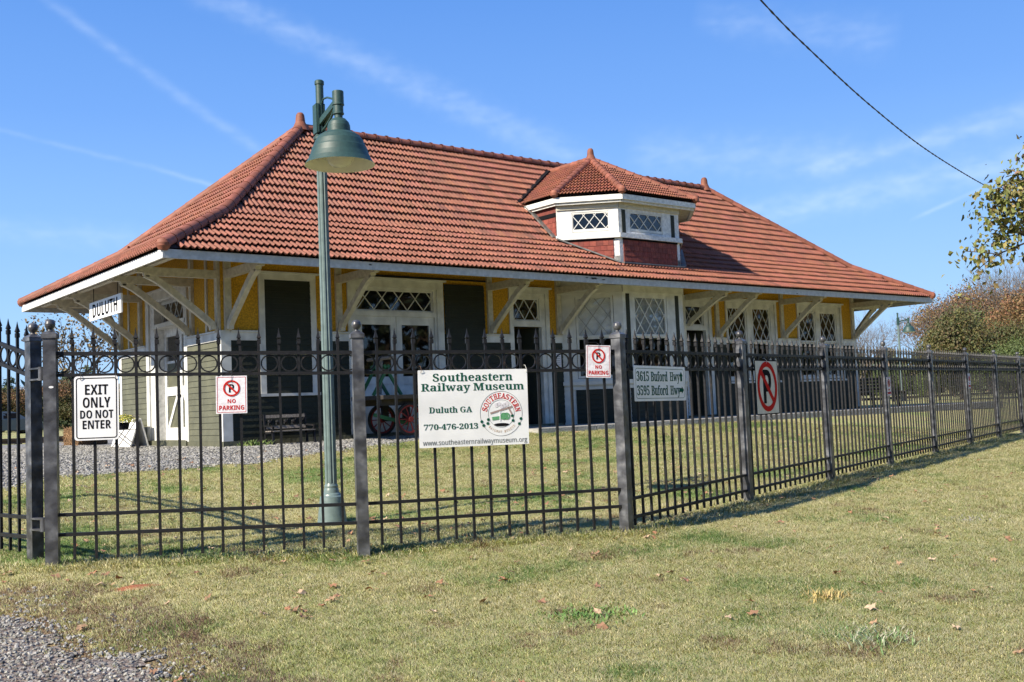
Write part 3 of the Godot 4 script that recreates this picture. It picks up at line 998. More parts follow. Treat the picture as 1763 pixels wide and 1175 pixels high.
func build_depot():
	var depot := thing("depot_building", "old railway depot with red tile roof, yellow upper walls and dark siding", "building")
	var F := fr(Vector3.ZERO, Vector3.RIGHT)                      # front wall
	var E := fr(Vector3.ZERO, Vector3.BACK)                       # left end wall, u = z
	var R := fr(Vector3(0, 0, -5.329), Vector3.LEFT)              # rear wall, u = -x
	var G := fr(Vector3(19.004, 0, 0), Vector3.FORWARD)           # right end wall, u = -z
	# openings in the front wall
	var fo := [[2.60, 4.49, 0.0, 2.89], [6.43, 7.33, 0.0, 2.90], [7.9, 11.58, 0.3, 2.9], [11.82, 12.67, 0.0, 2.90], [13.40, 15.32, 0.92, 2.915], [16.37, 18.30, 0.92, 2.915]]
	mi(depot, "front_wall", wall_mesh(F, 0.0, 19.004, 2.0, 3.72, 0.2, fo), M.yellow)
	for q in [[0.002, 2.60], [4.49, 6.43], [7.33, 7.9], [11.58, 11.82], [12.67, 19.002]]:
		mi(depot, "lower_front_wall", wall_mesh(F, q[0], q[1], 0.1, 1.999, 0.2, fo), M.dark_green)
	var eo := [[-3.55, -1.66, 0.0, 2.86]]
	mi(depot, "end_wall", wall_mesh(E, -5.328, -0.201, 2.0, 3.72, 0.2, eo), M.yellow)
	for q in [[-5.328, -3.55], [-1.66, -0.201]]:
		mi(depot, "lower_end_wall", wall_mesh(E, q[0], q[1], 0.1, 1.999, 0.2, []), M.olive)
	var ro := [[-15.2, -14.2, 1.0, 2.6], [-18.0, -17.0, 1.0, 2.6], [-4.4, -2.6, 0.2, 2.6]]
	mi(depot, "rear_wall", wall_mesh(R, -19.002, -0.203, 2.0, 3.72, 0.2, ro), M.yellow)
	mi(depot, "lower_rear_wall", wall_mesh(R, -19.002, -0.203, 0.1, 1.999, 0.2, ro), M.olive)
	mi(depot, "right_end_wall", wall_mesh(G, 0.201, 5.128, 2.0, 3.72, 0.2, []), M.yellow)
	mi(depot, "lower_right_end_wall", wall_mesh(G, 0.201, 5.128, 0.1, 1.999, 0.2, []), M.dark_green)
	for q in ro: glazed(R, depot, "rear_window", q[0] + 0.05, q[1] - 0.05, q[2] + 0.05, q[3] - 0.05, -0.1, 0.26, 0.42)
	# inside: floor, ceiling
	bxp(depot, "floor", M.interior, Vector3(9.5, 0.06, -2.66), Vector3(18.5, 0.08, 4.9))
	bxp(depot, "ceiling", M.interior, Vector3(9.5, 3.66, -2.66), Vector3(18.59, 0.08, 4.91))
	bxp(depot, "partition", M.interior, Vector3(5.9, 1.85, -2.66), Vector3(0.1, 3.5, 4.9))
	bxp(depot, "partition", M.interior, Vector3(12.9, 1.85, -2.66), Vector3(0.1, 3.5, 4.9))
	# foundation skirt
	var sk := grp(depot, "skirt")
	fbox(F, sk, "skirt_board", M.olive, -0.03, 7.7, -0.3, 0.10, 0.0, 0.035)
	fbox(F, sk, "skirt_board", M.dark_green, 11.75, 19.03, -0.3, 0.10, 0.0, 0.035)
	fbox(E, sk, "skirt_board", M.olive, -5.36, -0.001, -0.3, 0.10, 0.0, 0.03)
	fbox(R, sk, "skirt_board", M.olive, -19.03, 0.03, -0.3, 0.10, 0.0, 0.03)
	fbox(G, sk, "skirt_board", M.olive, 0.0, 5.33, -0.3, 0.10, 0.0, 0.03)
	# siding boards
	for s in [[0.145, 0.68], [1.80, 2.46], [5.67, 6.33], [7.43, 7.78], [12.77, 13.33], [15.39, 16.30], [18.37, 18.87]]:
		boards(F, depot, M.dark_green, s[0], s[1], 0.10, 1.84)
		var bd := grp(depot, "cap_rail")
		fbox(F, bd, "band", M.sashw, s[0], s[1], 1.84, 1.985, 0.0, 0.042)
		fbox(F, bd, "cap", M.sashw, s[0], s[1], 1.985, 2.012, 0.0, 0.075)
	boards(F, depot, M.dark_green, 0.68, 1.80, 0.10, 0.85)
	boards(F, depot, M.dark_green, 13.33, 15.39, 0.10, 0.85)
	boards(F, depot, M.dark_green, 16.30, 18.37, 0.10, 0.85)
	for s in [[-5.20, -3.70], [-1.52, -0.13]]:
		boards(E, depot, M.olive, s[0], s[1], 0.10, 1.84)
		var bd := grp(depot, "cap_rail")
		fbox(E, bd, "band", M.sashw, s[0], s[1], 1.84, 1.985, 0.0, 0.042)
		fbox(E, bd, "cap", M.sashw, s[0], s[1], 1.985, 2.012, 0.0, 0.075)
	# corner boards
	var cb := grp(depot, "corner_boards")
	fbox(F, cb, "corner_board", M.sashw, -0.035, 0.145, 0.10, 2.012, 0.0, 0.035)
	fbox(E, cb, "corner_board", M.white, -0.13, -0.001, 0.10, 2.012, 0.0, 0.032)
	fbox(E, cb, "corner_board", M.white, -5.33, -5.20, 0.10, 2.012, 0.0, 0.035)
	fbox(F, cb, "corner_board", M.sashw, 18.87, 19.03, 0.10, 2.012, 0.0, 0.035)
	# boarded window near the corner
	trim(F, depot, 0.68, 1.80, 0.90, 3.04, 0.11, true)
	boards(F, depot, M.dark_green, 0.79, 1.69, 0.90, 2.93, "window_board")
	# double door with transom
	trim(F, depot, 2.46, 4.64, 0.05, 3.04, 0.15, false)
	mi(depot, "door_frame", wall_mesh(F, 2.60, 4.49, 0.05, 2.89, 0.12, [[2.66, 4.44, 0.05, 2.33], [2.66, 4.42, 2.43, 2.85]]), M.sashw)
	glazed(F, depot, "transom_window", 2.69, 4.39, 2.46, 2.82, -0.06, 0.38, 0.46, 0.03)
	for d in [[2.665, 3.545], [3.555, 4.435]]:
		var dd := grp(depot, "door")
		fbox(F, dd, "stile", M.sashw, d[0], d[0] + 0.12, 0.06, 2.34, -0.08, -0.03)
		fbox(F, dd, "stile", M.sashw, d[1] - 0.12, d[1], 0.06, 2.34, -0.08, -0.03)
		fbox(F, dd, "rail", M.sashw, d[0] + 0.12, d[1] - 0.12, 2.17, 2.34, -0.08, -0.032)
		fbox(F, dd, "rail", M.sashw, d[0] + 0.12, d[1] - 0.12, 1.02, 1.17, -0.08, -0.032)
		fbox(F, dd, "panel", M.sashw, d[0] + 0.12, d[1] - 0.12, 0.06, 1.02, -0.08, -0.05)
		fbox(F, dd, "pane", M.glass, d[0] + 0.12, d[1] - 0.12, 1.17, 2.17, -0.06, -0.055)
	# sliding freight door beside it
	var sd := grp(depot, "sliding_door")
	sd.set_meta("label", "dark boarded sliding freight door")
	boards(fr(Vector3(0, 0, 0.03), Vector3.RIGHT), sd, M.dark_green, 4.66, 5.66, 0.12, 3.0, "door_board")
	fbox(F, sd, "track", M.iron, 2.5, 5.7, 3.085, 3.12, 0.04, 0.075)
	# narrow doors with transoms
	for q in [[6.33, 7.43, 6.45, 7.22, 6.49, 7.15], [11.72, 12.77, 11.83, 12.57, 11.86, 12.48]]:
		trim(F, depot, q[0], q[1], 0.05, 3.0, 0.10, false)
		mi(depot, "door_frame", wall_mesh(F, q[0] + 0.10, q[1] - 0.10, 0.05, 2.90, 0.12, [[q[2], q[3], 0.05, 2.19], [q[4] - 0.03, q[5] + 0.03, 2.31, 2.80]]), M.sashw)
		glazed(F, depot, "transom_window", q[4], q[5], 2.34, 2.77, -0.05, 0.30, 0.44, 0.03)
		var dd := grp(depot, "open_door")
		var hinge := fr(Vector3(q[3], 0, -0.1), Vector3(-0.42, 0, -0.907))
		fbox(hinge, dd, "leaf", M.dark_green, 0.0, 0.74, 0.06, 2.18, -0.02, 0.02)
		fbox(F, dd, "threshold", M.wood_grey, q[2], q[3], 0.02, 0.07, -0.15, 0.08)
	# paired diamond-pane windows
	for q in [[13.33, 15.39, [13.46, 14.14], [14.46, 15.12], 2.79], [16.30, 18.37, [16.45, 17.11], [17.41, 18.10], 2.75]]:
		trim(F, depot, q[0], q[1], 0.90, 2.985, 0.07, true)
		mi(depot, "window_frame", wall_mesh(F, q[0] + 0.07, q[1] - 0.07, 0.92, 2.915, 0.12, [[q[2][0] - 0.05, q[2][1] + 0.05, 0.98, q[4] + 0.03], [q[3][0] - 0.05, q[3][1] + 0.05, 0.98, q[4] + 0.03]]), M.sashw)
		for k in [2, 3]:
			glazed(F, depot, "upper_sash", q[k][0], q[k][1], 1.97, q[4] - 0.02, -0.04, 0.27, 0.44, 0.055)
			glazed(F, depot, "lower_sash", q[k][0], q[k][1], 1.03, 1.88, -0.08, 0, 0, 0.055)
	# end door
	trim(E, depot, -3.70, -1.52, 0.10, 3.02, 0.16, false)
	var rv := MB.new()
	mbox(rv, E, -3.56, -3.30, 0.10, 2.88, -0.24, -0.001)
	mbox(rv, E, -1.67, -1.60, 0.10, 2.88, -0.24, -0.001)
	mbox(rv, E, -3.30, -1.67, 2.83, 2.88, -0.24, -0.001)
	mi(depot, "door_jamb", rv.commit(), M.white)
	fbox(E, depot, "transom_bar", M.sashw, -3.40, -1.60, 2.30, 2.38, -0.22, 0.05)
	glazed(E, depot, "transom_window", -3.24, -1.72, 2.44, 2.78, -0.16, 0.30, 0.45, 0.05)
	for d in [[-3.295, -2.49], [-2.48, -1.675]]:
		var dd := grp(depot, "end_door")
		fbox(E, dd, "panel", M.olive, d[0] + 0.1, d[1] - 0.1, 0.34, 1.64, -0.235, -0.215)
		fbox(E, dd, "pane", M.glass, d[0] + 0.1, d[1] - 0.1, 1.641, 2.2, -0.225, -0.22)
		fbox(E, dd, "rail", M.white, d[0] + 0.115, d[1] - 0.115, 1.61, 1.66, -0.24, -0.20)
		fbox(E, dd, "stile", M.white, d[0], d[0] + 0.115, 0.12, 2.3, -0.24, -0.19)
		fbox(E, dd, "stile", M.white, d[1] - 0.115, d[1], 0.12, 2.3, -0.24, -0.19)
		fbox(E, dd, "rail", M.white, d[0] + 0.115, d[1] - 0.115, 0.12, 0.36, -0.24, -0.192)
		fbox(E, dd, "rail", M.white, d[0] + 0.115, d[1] - 0.115, 0.98, 1.15, -0.24, -0.192)
		fbox(E, dd, "rail", M.white, d[0] + 0.115, d[1] - 0.115, 2.14, 2.3, -0.24, -0.192)
		var br := MB.new()
		var left: bool = d[0] < -3.0
		br.bar(E * Vector3(d[0] + 0.16 if left else d[1] - 0.16, 0.36, -0.204), E * Vector3(d[1] - 0.16 if left else d[0] + 0.16, 0.98, -0.204), 0.085, 0.02, E.basis.z)
		mi(dd, "brace", br.commit(), M.white)
		if left:
			fbox(E, dd, "latch", M.iron, d[1] - 0.03, d[1] + 0.01, 0.92, 1.12, -0.19, -0.17)
			fbox(E, dd, "latch_handle", M.iron, d[1] - 0.06, d[1] + 0.06, 0.96, 0.99, -0.19, -0.15)
	fbox(E, depot, "door_sill", M.olive, -3.7, -1.6, -0.2, 0.12, -0.24, 0.06)
	# brackets under the eaves
	bracket(F, depot, 0.10)
	for u in [2.27, 5.81, 7.70, 12.98, 15.62, 18.90]: bracket(F, depot, u)
	bracket(F, depot, 11.86, false, 2.3)
	for u in [-0.10, -1.28, -4.02, -5.22]: bracket(E, depot, u)
	for u in [0.1, 1.4, 4.0, 5.2]: bracket(G, depot, u)
	for u in [-18.9, -15.6, -12.5, -9.5, -6.5, -3.5, -0.1]: bracket(R, depot, u)
	# long plates resting on the bracket beams
	fbox(E, depot, "eave_beam", M.cream, -6.7, 1.40, 3.056, 3.15, 1.16, 1.27)
	fbox(F, depot, "eave_beam", M.cream, -1.15, 20.2, 3.057, 3.152, 1.18, 1.28)
	fbox(G, depot, "eave_beam", M.cream, -1.40, 6.7, 3.056, 3.15, 1.16, 1.27)
	# white studs on the yellow end panels
	for u in [-0.62, -4.75]: fbox(E, depot, "stud", M.cream, u - 0.035, u + 0.035, 2.012, 3.7, 0.0, 0.03)
	build_bay(depot)
	build_roof(depot)
	# paper notices beside the doors
	fbox(F, depot, "notice", M.paper, 7.50, 7.70, 1.30, 1.62, 0.05, 0.054)
	for k in 6: fbox(F, depot, "notice_line", M.grey_ink, 7.53, 7.67, 1.58 - 0.045 * k, 1.59 - 0.045 * k, 0.0541, 0.0548)

func build_bay(depot: Node3D):
	var A := Vector3(7.78, 0, 0)
	var B := Vector3(8.745, 0, 0.965)
	var C := Vector3(10.69, 0, 0.965)
	var D := Vector3(11.655, 0, 0)
	var dl := (B - A).length()
	var faces := [fr(A, (B - A).normalized()), fr(B, Vector3.RIGHT), fr(C, (D - C).normalized())]
	var lens := [dl, C.x - B.x, dl]
	var glass := [[0.365, 1.125], [0.37, 1.365], [0.24, 1.0]]
	for k in 3:
		var f: Transform3D = faces[k]
		var L: float = lens[k]
		var g: Array = glass[k]
		# bay below the eave
		mi(depot, "bay_wall", wall_mesh(f, 0.001, L - 0.001, 0.0, 3.70, 0.08, [[g[0] - 0.04, g[1] + 0.04, 1.04, 2.84]]), M.sashw)
		var pl := 0.27 if k == 0 else 0.12
		var pr := L - (0.27 if k == 2 else 0.12)
		boards(f, depot, M.dark_green, pl, pr, 0.06, 0.79)
		fbox(f, depot, "bay_sill", M.sashw, 0.0, L, 0.90, 0.985, 0.0, 0.06)
		fbox(f, depot, "bay_band", M.sashw, 0.02, L - 0.02, 0.80, 0.86, 0.0, 0.025)
		glazed(f, depot, "bay_upper_sash", g[0] + 0.02, g[1] - 0.02, 1.98, 2.79, -0.03, 0.31 if k == 1 else 0.325, 0.43, 0.05, 2 if k == 1 else 1)
		glazed(f, depot, "bay_lower_sash", g[0] + 0.02, g[1] - 0.02, 1.10, 1.90, -0.055, 0, 0, 0.05)
		fbox(f, depot, "bay_frieze", M.sashw, 0.005, L - 0.005, 2.90, 3.06, 0.0, 0.03)
		if k == 1:
			for u in [[0.10, 0.21], [1.68, 1.79]]: fbox(f, depot, "dark_strip", M.dark_green, u[0], u[1], 0.99, 2.87, 0.001, 0.012)
		# dormer above the roof, on the same plan
		mi(depot, "dormer_wall", wall_mesh(f, 0.002, L - 0.002, 3.42, 4.895, 0.08, [[g[0] - 0.02, g[1] + 0.03, 4.26, 4.71]]), M.white)
		glazed(f, depot, "dormer_window", g[0] + 0.0, g[1] + 0.01, 4.33, 4.67, -0.03, 0.29 if k == 1 else 0.24, 0.30, 0.06)
		fbox(f, depot, "dormer_backing", M.interior, 0.05, L - 0.05, 3.6, 4.8, -0.42, -0.40)
		fbox(f, depot, "dormer_sill", M.white, -0.02, L + 0.02, 4.10, 4.20, 0.0, 0.07)
		fbox(f, depot, "dormer_frieze", M.cream, 0.01, L - 0.01, 4.77, 4.885, 0.0, 0.035)
		fbox(f, depot, "dormer_drip_strip", M.black, 0.1, L - 0.1, 4.06, 4.099, 0.0, 0.03)
		if k == 1:
			for u in [[0.10, 0.21], [1.68, 1.79]]: fbox(f, depot, "dark_strip", M.dark_green, u[0], u[1], 4.205, 4.73, 0.001, 0.012)
		var s0 := 0.11 if k == 1 else 0.02
		var s1 := L - (0.11 if k == 1 else 0.02)
		if k == 0: s1 = L - 0.13
		if k == 2: s0 = 0.13
		fbox(f, depot, "dormer_panel", M.shingle[2], s0, s1, 3.4, 4.06, 0.0, 0.004)
		shingles(f, depot, s0, s1, 3.55, 4.06, func(u, y): return y > roof_y((f * Vector3(u, 0, 0)).z) - 0.02)
		# flashing along the foot
		var fl := MB.new()
		var p0: Vector3 = f * Vector3(0, 0, 0.05)
		var p1: Vector3 = f * Vector3(L, 0, 0.05)
		p0.y = roof_y(p0.z) + 0.075
		p1.y = roof_y(p1.z) + 0.075
		fl.bar(p0, p1, 0.17, 0.03)
		mi(depot, "dormer_flashing", fl.commit(), M.flashing)
	# cheeks of the dormer running back into the roof
	for sg in [-1.0, 1.0]:
		var f := fr(Vector3(7.78, 0, 0), Vector3.BACK) if sg < 0 else fr(Vector3(11.655, 0, 0), Vector3.FORWARD)
		var a := -0.92 if sg < 0 else 0.001
		var b := -0.001 if sg < 0 else 0.92
		mi(depot, "dormer_cheek", wall_mesh(f, a, b, 3.6, 4.895, 0.08, []), M.shingle[2])
		shingles(f, depot, a, b, 3.95, 4.64, func(u, y): return y > roof_y((f * Vector3(u, 0, 0)).z) - 0.02)
		fbox(f, depot, "cheek_frieze", M.black, a, b, 4.64, 4.73, 0.0, 0.03)
		var fl := MB.new()
		var p0: Vector3 = f * Vector3(a, 0, 0.05)
		var p1: Vector3 = f * Vector3(b, 0, 0.05)
		p0.y = roof_y(p0.z) + 0.085
		p1.y = roof_y(p1.z) + 0.085
		fl.bar(p0, p1, 0.15, 0.03)
		mi(depot, "dormer_flashing", fl.commit(), M.flashing)

# ------------------------------------------------------------------ iron fence
const TA := -0.384
const TB := 0.268
var m_picket: ArrayMesh
var m_spear: ArrayMesh
var m_ring: ArrayMesh
var m_ball: ArrayMesh
var m_cap: ArrayMesh

func ring_mesh(ro: float, ri: float, d: float, seg := 24) -> ArrayMesh:
	var mb := MB.new()
	for k in seg:
		var a0 := TAU * k / seg
		var a1 := TAU * (k + 1) / seg
		var e0 := Vector3(cos(a0), sin(a0), 0)
		var e1 := Vector3(cos(a1), sin(a1), 0)
		var z := Vector3(0, 0, d / 2)
		mb.quad_n(e0 * ro - z, e1 * ro - z, e1 * ro + z, e0 * ro + z, e0, e1, e1, e0)
		mb.quad_n(e0 * ri - z, e1 * ri - z, e1 * ri + z, e0 * ri + z, -e0, -e1, -e1, -e0)
		var f := Vector3(0, 0, 1)
		mb.quad_n(e0 * ri + z, e1 * ri + z, e1 * ro + z, e0 * ro + z, f, f, f, f)
		mb.quad_n(e0 * ri - z, e0 * ro - z, e1 * ro - z, e1 * ri - z, -f, -f, -f, -f)
	return mb.commit()

func pyr(mb: MB, y0: float, r0: float, y1: float, r1: float):
	var a := [Vector3(-r0, y0, -r0), Vector3(r0, y0, -r0), Vector3(r0, y0, r0), Vector3(-r0, y0, r0)]
	var b := [Vector3(-r1, y1, -r1), Vector3(r1, y1, -r1), Vector3(r1, y1, r1), Vector3(-r1, y1, r1)]
	for k in 4: mb.quad(a[k], a[(k + 1) % 4], b[(k + 1) % 4], b[k])

func fence_meshes():
	var p := MB.new()
	p.box(Vector3(0, 0.5, 0), Vector3(0.019, 1.0, 0.019))
	m_picket = p.commit()
	var s := MB.new()
	pyr(s, -0.012, 0.014, 0.020, 0.014)
	pyr(s, 0.020, 0.014, 0.024, 0.009)
	pyr(s, 0.024, 0.008, 0.034, 0.0155)
	pyr(s, 0.034, 0.0155, 0.066, 0.007)
	pyr(s, 0.066, 0.007, 0.112, 0.0006)
	m_spear = s.commit()
	m_ring = ring_mesh(0.0635, 0.0535, 0.013)
	var b := MB.new()
	b.lathe([Vector2(0.030, 0.0), Vector2(0.030, 0.008), Vector2(0.016, 0.014), Vector2(0.014, 0.022), Vector2(0.024, 0.028), Vector2(0.034, 0.044), Vector2(0.037, 0.060), Vector2(0.033, 0.078), Vector2(0.021, 0.092), Vector2(0.0, 0.097)], 18)
	m_ball = b.commit()
	var c := MB.new()
	pyr(c, 0.0, 0.052, 0.030, 0.052)
	pyr(c, 0.030, 0.052, 0.046, 0.032)
	c.quad(Vector3(-0.052, 0, -0.052), Vector3(-0.052, 0, 0.052), Vector3(0.052, 0, 0.052), Vector3(0.052, 0, -0.052))
	c.quad(Vector3(-0.032, 0.046, -0.032), Vector3(0.032, 0.046, -0.032), Vector3(0.032, 0.046, 0.032), Vector3(-0.032, 0.046, 0.032))
	m_cap = c.commit()

func fence_post(at: Vector3, turn: float, label: String, size := 0.086):
	var t := thing("fence_post", label, "fence post", at, "fence posts with ball finials", turn)
	bxp(t, "shaft", M.post, Vector3(0, 0.74, 0), Vector3(size, 1.78, size))
	mi(t, "cap", m_cap, M.post, Transform3D(Basis(), Vector3(0, 1.63, 0)))
	mi(t, "ball", m_ball, M.rust if rng.randf() < 0.1 else M.post, Transform3D(Basis(), Vector3(0, 1.673, 0)))
	return t

func fence_panel(a: Vector3, b: Vector3, turn: float, cnt: int, label: String, low := 0.375, low2 := 0.235):
	var t := thing("iron_fence", label, "fence", a, "iron fence panels", turn)
	var d := Vector2(b.x - a.x, b.z - a.z).length()
	var sl := (b.y - a.y) / d
	var tilt := Basis(Vector3.BACK, atan(sl))
	var x0 := 0.045
	var x1 := d - 0.045
	for h in [1.520, 1.366, low, low2]:
		bxp(t, "rail", M.iron, Vector3((x0 + x1) / 2, h + sl * d / 2, 0), Vector3(x1 - x0, 0.028 if h > 1.5 else 0.024, 0.030), tilt)
	var st := d / (cnt + 1)
	for i in cnt:
		var x := st * (i + 1)
		var y := sl * x
		var p := mi(t, "picket", m_picket, M.iron, Transform3D(Basis.from_euler(Vector3(rng.randf_range(-0.005, 0.005), 0, rng.randf_range(-0.005, 0.005))) * Basis.from_scale(Vector3(1, 1.60 - 0.06, 1)), Vector3(x, y + 0.06, 0)))
		mi(t, "spear_tip", m_spear, M.iron, Transform3D(Basis(), Vector3(x, y + 1.60, 0)))
	for i in cnt + 1:
		var x := st * (i + 0.5)
		if (i == 0 or i == cnt) and st < 0.15 and false: continue
		mi(t, "ring", m_ring, M.iron, Transform3D(Basis(), Vector3(x, sl * x + 1.4425, 0)))
	return t

func build_fence():
	fence_meshes()
	var ub := Vector3(0.9642, 0, -0.2651)
	var posts := [FENCE_A0, FENCE_A1, FENCE_C]
	for k in range(1, 9):
		var p := FENCE_C + ub * 2.494 * k
		p.y = fence_y(p.x)
		posts.append(p)
	var ord := ["gate end post with hinge straps and an oval maker's plate", "sunlit fence post between the no parking paper and the museum sign", "corner post where the fence turns away, beside the second no parking paper", "fence post next to the round no parking sign", "second fence post past the round no parking sign", "fence post carrying a small paper notice, nearer one", "rust streaked fence post between two posts with notices", "farther fence post carrying a small paper notice", "fence post just past the farther notice", "last fence post before the picture's right edge", "fence post beyond the right edge of the picture"]
	for i in posts.size():
		fence_post(posts[i], [-0.45, -0.385][i] if i < 2 else TB, "black iron " + ord[i])
	var lab := ["iron fence panel holding the exit only sign and a no parking paper", "iron fence panel holding the white museum sign", "iron fence panel holding the white address sign with arrows", "iron fence panel holding the round no parking sign", "third iron panel after the corner post", "fourth iron panel after the corner post", "fifth iron panel after the corner post", "sixth iron panel after the corner post", "seventh iron panel after the corner post", "eighth iron panel after the corner post"]
	for i in posts.size() - 1:
		fence_panel(posts[i], posts[i + 1], atan2(posts[i].z - posts[i + 1].z, posts[i + 1].x - posts[i].x), 14 if i < 2 else 16, "black " + lab[i], 0.375 if i < 2 else 0.285, 0.235 if i < 2 else 0.13)

func build_gate():
	# swing gate, hinged beside the end post and running back from the fence line
	var at := Vector3(-5.167, -0.49, 8.729)
	var u := Vector3(-sin(0.21), 0, -cos(0.21))
	var t := thing("iron_gate", "black iron gate leaf with arched top rail at the left edge", "gate", at, "", atan2(-u.z, u.x))
	bxp(t, "hinge_stile", M.post, Vector3(0, 0.74, 0), Vector3(0.086, 1.74, 0.086))
	mi(t, "cap", m_cap, M.post, Transform3D(Basis(), Vector3(0, 1.61, 0)))
	mi(t, "ball", m_ball, M.post, Transform3D(Basis(), Vector3(0, 1.653, 0)))
	var L := 3.4
	var rise := func(x): return 0.27 * x - 0.04 * x * x
	for h in [0.31, 0.165]: bxp(t, "rail", M.iron, Vector3(L / 2, h, 0), Vector3(L - 0.08, 0.026, 0.03))
	for h in [1.50, 1.345]:
		var mb := MB.new()
		for i in 16:
			var xa := 0.04 + (L - 0.08) * i / 16.0
			var xb := 0.04 + (L - 0.08) * (i + 1) / 16.0
			mb.bar(Vector3(xa, h + rise.call(xa), 0), Vector3(xb, h + rise.call(xb), 0), 0.03, 0.028)
		mi(t, "arched_rail", mb.commit(), M.iron)
	for i in 22:
		var x := 0.10 + 0.1475 * i
		var y: float = rise.call(x)
		mi(t, "picket", m_picket, M.iron, Transform3D(Basis.from_scale(Vector3(1, 1.56 + y, 1)), Vector3(x, 0.05, 0)))
		mi(t, "spear_tip", m_spear, M.iron, Transform3D(Basis(), Vector3(x, 1.605 + y, 0)))
		mi(t, "ring", m_ring, M.iron, Transform3D(Basis(), Vector3(x + 0.074, 1.4225 + rise.call(x + 0.074), 0)))
	bxp(t, "latch_stile", M.post, Vector3(L, 0.85, 0), Vector3(0.08, 1.9, 0.08))
	# hinges between the stile and the fence post
	for y in [1.36, 0.27]:
		var hg := grp(t, "hinge")
		var mb := MB.new()
		mb.lathe([Vector2(0, -0.05), Vector2(0.024, -0.05), Vector2(0.024, 0.05), Vector2(0, 0.05)], 14, Vector3(-0.19, y, -0.03))
		mi(hg, "barrel", mb.commit(), M.post)
		bxp(hg, "strap", M.post, Vector3(-0.11, y + 0.04, -0.03), Vector3(0.16, 0.012, 0.05))
		bxp(hg, "strap", M.post, Vector3(-0.11, y - 0.04, -0.03), Vector3(0.16, 0.012, 0.05))
		bxp(hg, "strap", M.iron, Vector3(-0.27, y, -0.03), Vector3(0.16, 0.08, 0.02))
	# small oval plate on the end post
	var o := MB.new()
	o.lathe([Vector2(0, 0), Vector2(0.016, 0), Vector2(0.016, 0.002), Vector2(0, 0.002)], 16)
	var plate := thing("maker_plate", "small white oval plate on the gate end post", "plate", FENCE_A0 + Vector3(-0.376 * 0.05 + 0.01, 1.28, 0.927 * 0.047), "", TA)
	mi(plate, "face", o.commit(), M.signw, Transform3D(Basis(Vector3.RIGHT, PI / 2) * Basis.from_scale(Vector3(1, 1, 0.5)), Vector3.ZERO))

# ------------------------------------------------------------------ signs
func text(parent: Node, called: String, s: String, font: Array, m: Material, ctr: Vector3, w: float, h: float, bs := Basis(), depth := 0.0015) -> MeshInstance3D:
	var f := SystemFont.new()
	f.font_names = PackedStringArray([font[0]])
	f.font_weight = font[1]
	var tm := TextMesh.new()
	tm.text = s
	tm.font = f
	tm.font_size = 48
	tm.pixel_size = 0.01
	tm.depth = 0.01
	tm.curve_step = 1.5
	var bb := tm.get_aabb()
	var k := Vector3(w / bb.size.x if w > 0.0 else h / bb.size.y, h / bb.size.y, depth / 0.01)
	var c := bb.get_center()
	return mi(parent, called, tm, m, Transform3D(bs * Basis.from_scale(k), ctr - bs * (k * c)))

func sign_thing(called: String, label: String, cat: String, fence_at: Vector3, u: Vector3, s: float, y: float, off: float, roll: float) -> Node3D:
	var nn := u.cross(Vector3.UP)
	var t := thing(called, label, cat, Vector3(fence_at.x, 0, fence_at.z) + u * s + nn * off + Vector3(0, y, 0))
	t.basis = Basis(u, Vector3.UP, nn) * Basis(Vector3.BACK, roll)
	return t

func border(parent: Node, m: Material, w: float, h: float, r: float, th: float, z: float):
	# rounded rectangular line
	var mb := MB.new()
	var pts := []
	for c in [[w / 2 - r, h / 2 - r, 0.0], [-w / 2 + r, h / 2 - r, 90.0], [-w / 2 + r, -h / 2 + r, 180.0], [w / 2 - r, -h / 2 + r, 270.0]]:
		for k in 7:
			var a := deg_to_rad(c[2] + 15.0 * k)
			pts.append([Vector2(c[0], c[1]) + Vector2(cos(a), sin(a)) * r, Vector2(c[0], c[1]) + Vector2(cos(a), sin(a)) * maxf(r - th, 0.001)])
	var zz := Vector3(0, 0, z)
	for i in pts.size():
		var p: Array = pts[i]
		var q: Array = pts[(i + 1) % pts.size()]
		mb.quad(Vector3(p[0].x, p[0].y, 0) + zz, Vector3(p[1].x, p[1].y, 0) + zz, Vector3(q[1].x, q[1].y, 0) + zz, Vector3(q[0].x, q[0].y, 0) + zz)
	mi(parent, "border", mb.commit(), m)

func panel(parent: Node, m: Material, w: float, h: float, r: float, th: float):
	# sign blank with rounded corners
	var mb := MB.new()
	var pts := []
	for c in [[w / 2 - r, h / 2 - r, 0.0], [-w / 2 + r, h / 2 - r, 90.0], [-w / 2 + r, -h / 2 + r, 180.0], [w / 2 - r, -h / 2 + r, 270.0]]:
		for k in 6:
			var a := deg_to_rad(c[2] + 18.0 * k)
			pts.append(Vector3(c[0] + cos(a) * r, c[1] + sin(a) * r, 0))
	var back := Vector3(0, 0, -th)
	for i in pts.size():
		var p: Vector3 = pts[i]
		var q: Vector3 = pts[(i + 1) % pts.size()]
		mb.tri(Vector3.ZERO, q, p)
		mb.tri(back, p + back, q + back)
		mb.quad(p, q, q + back, p + back)
	mi(parent, "panel", mb.commit(), m)

func no_parking_mark(t: Node, r: float, ctr: Vector3, th: float, ph: float):
	mi(t, "prohibition_ring", ring_mesh(r, r - th, 0.002, 36), M.red, Transform3D(Basis(), ctr + Vector3(0, 0, 0.0026)))
	bxp(t, "prohibition_bar", M.red, ctr + Vector3(0, 0, 0.0031), Vector3(2.0 * (r - th * 0.5), th, 0.002), Basis(Vector3.BACK, deg_to_rad(-45)))
	text(t, "letter_p", "P", ["Droid Sans", 700], M.black, ctr + Vector3(0, 0, 0.001), ph * 0.62, ph)

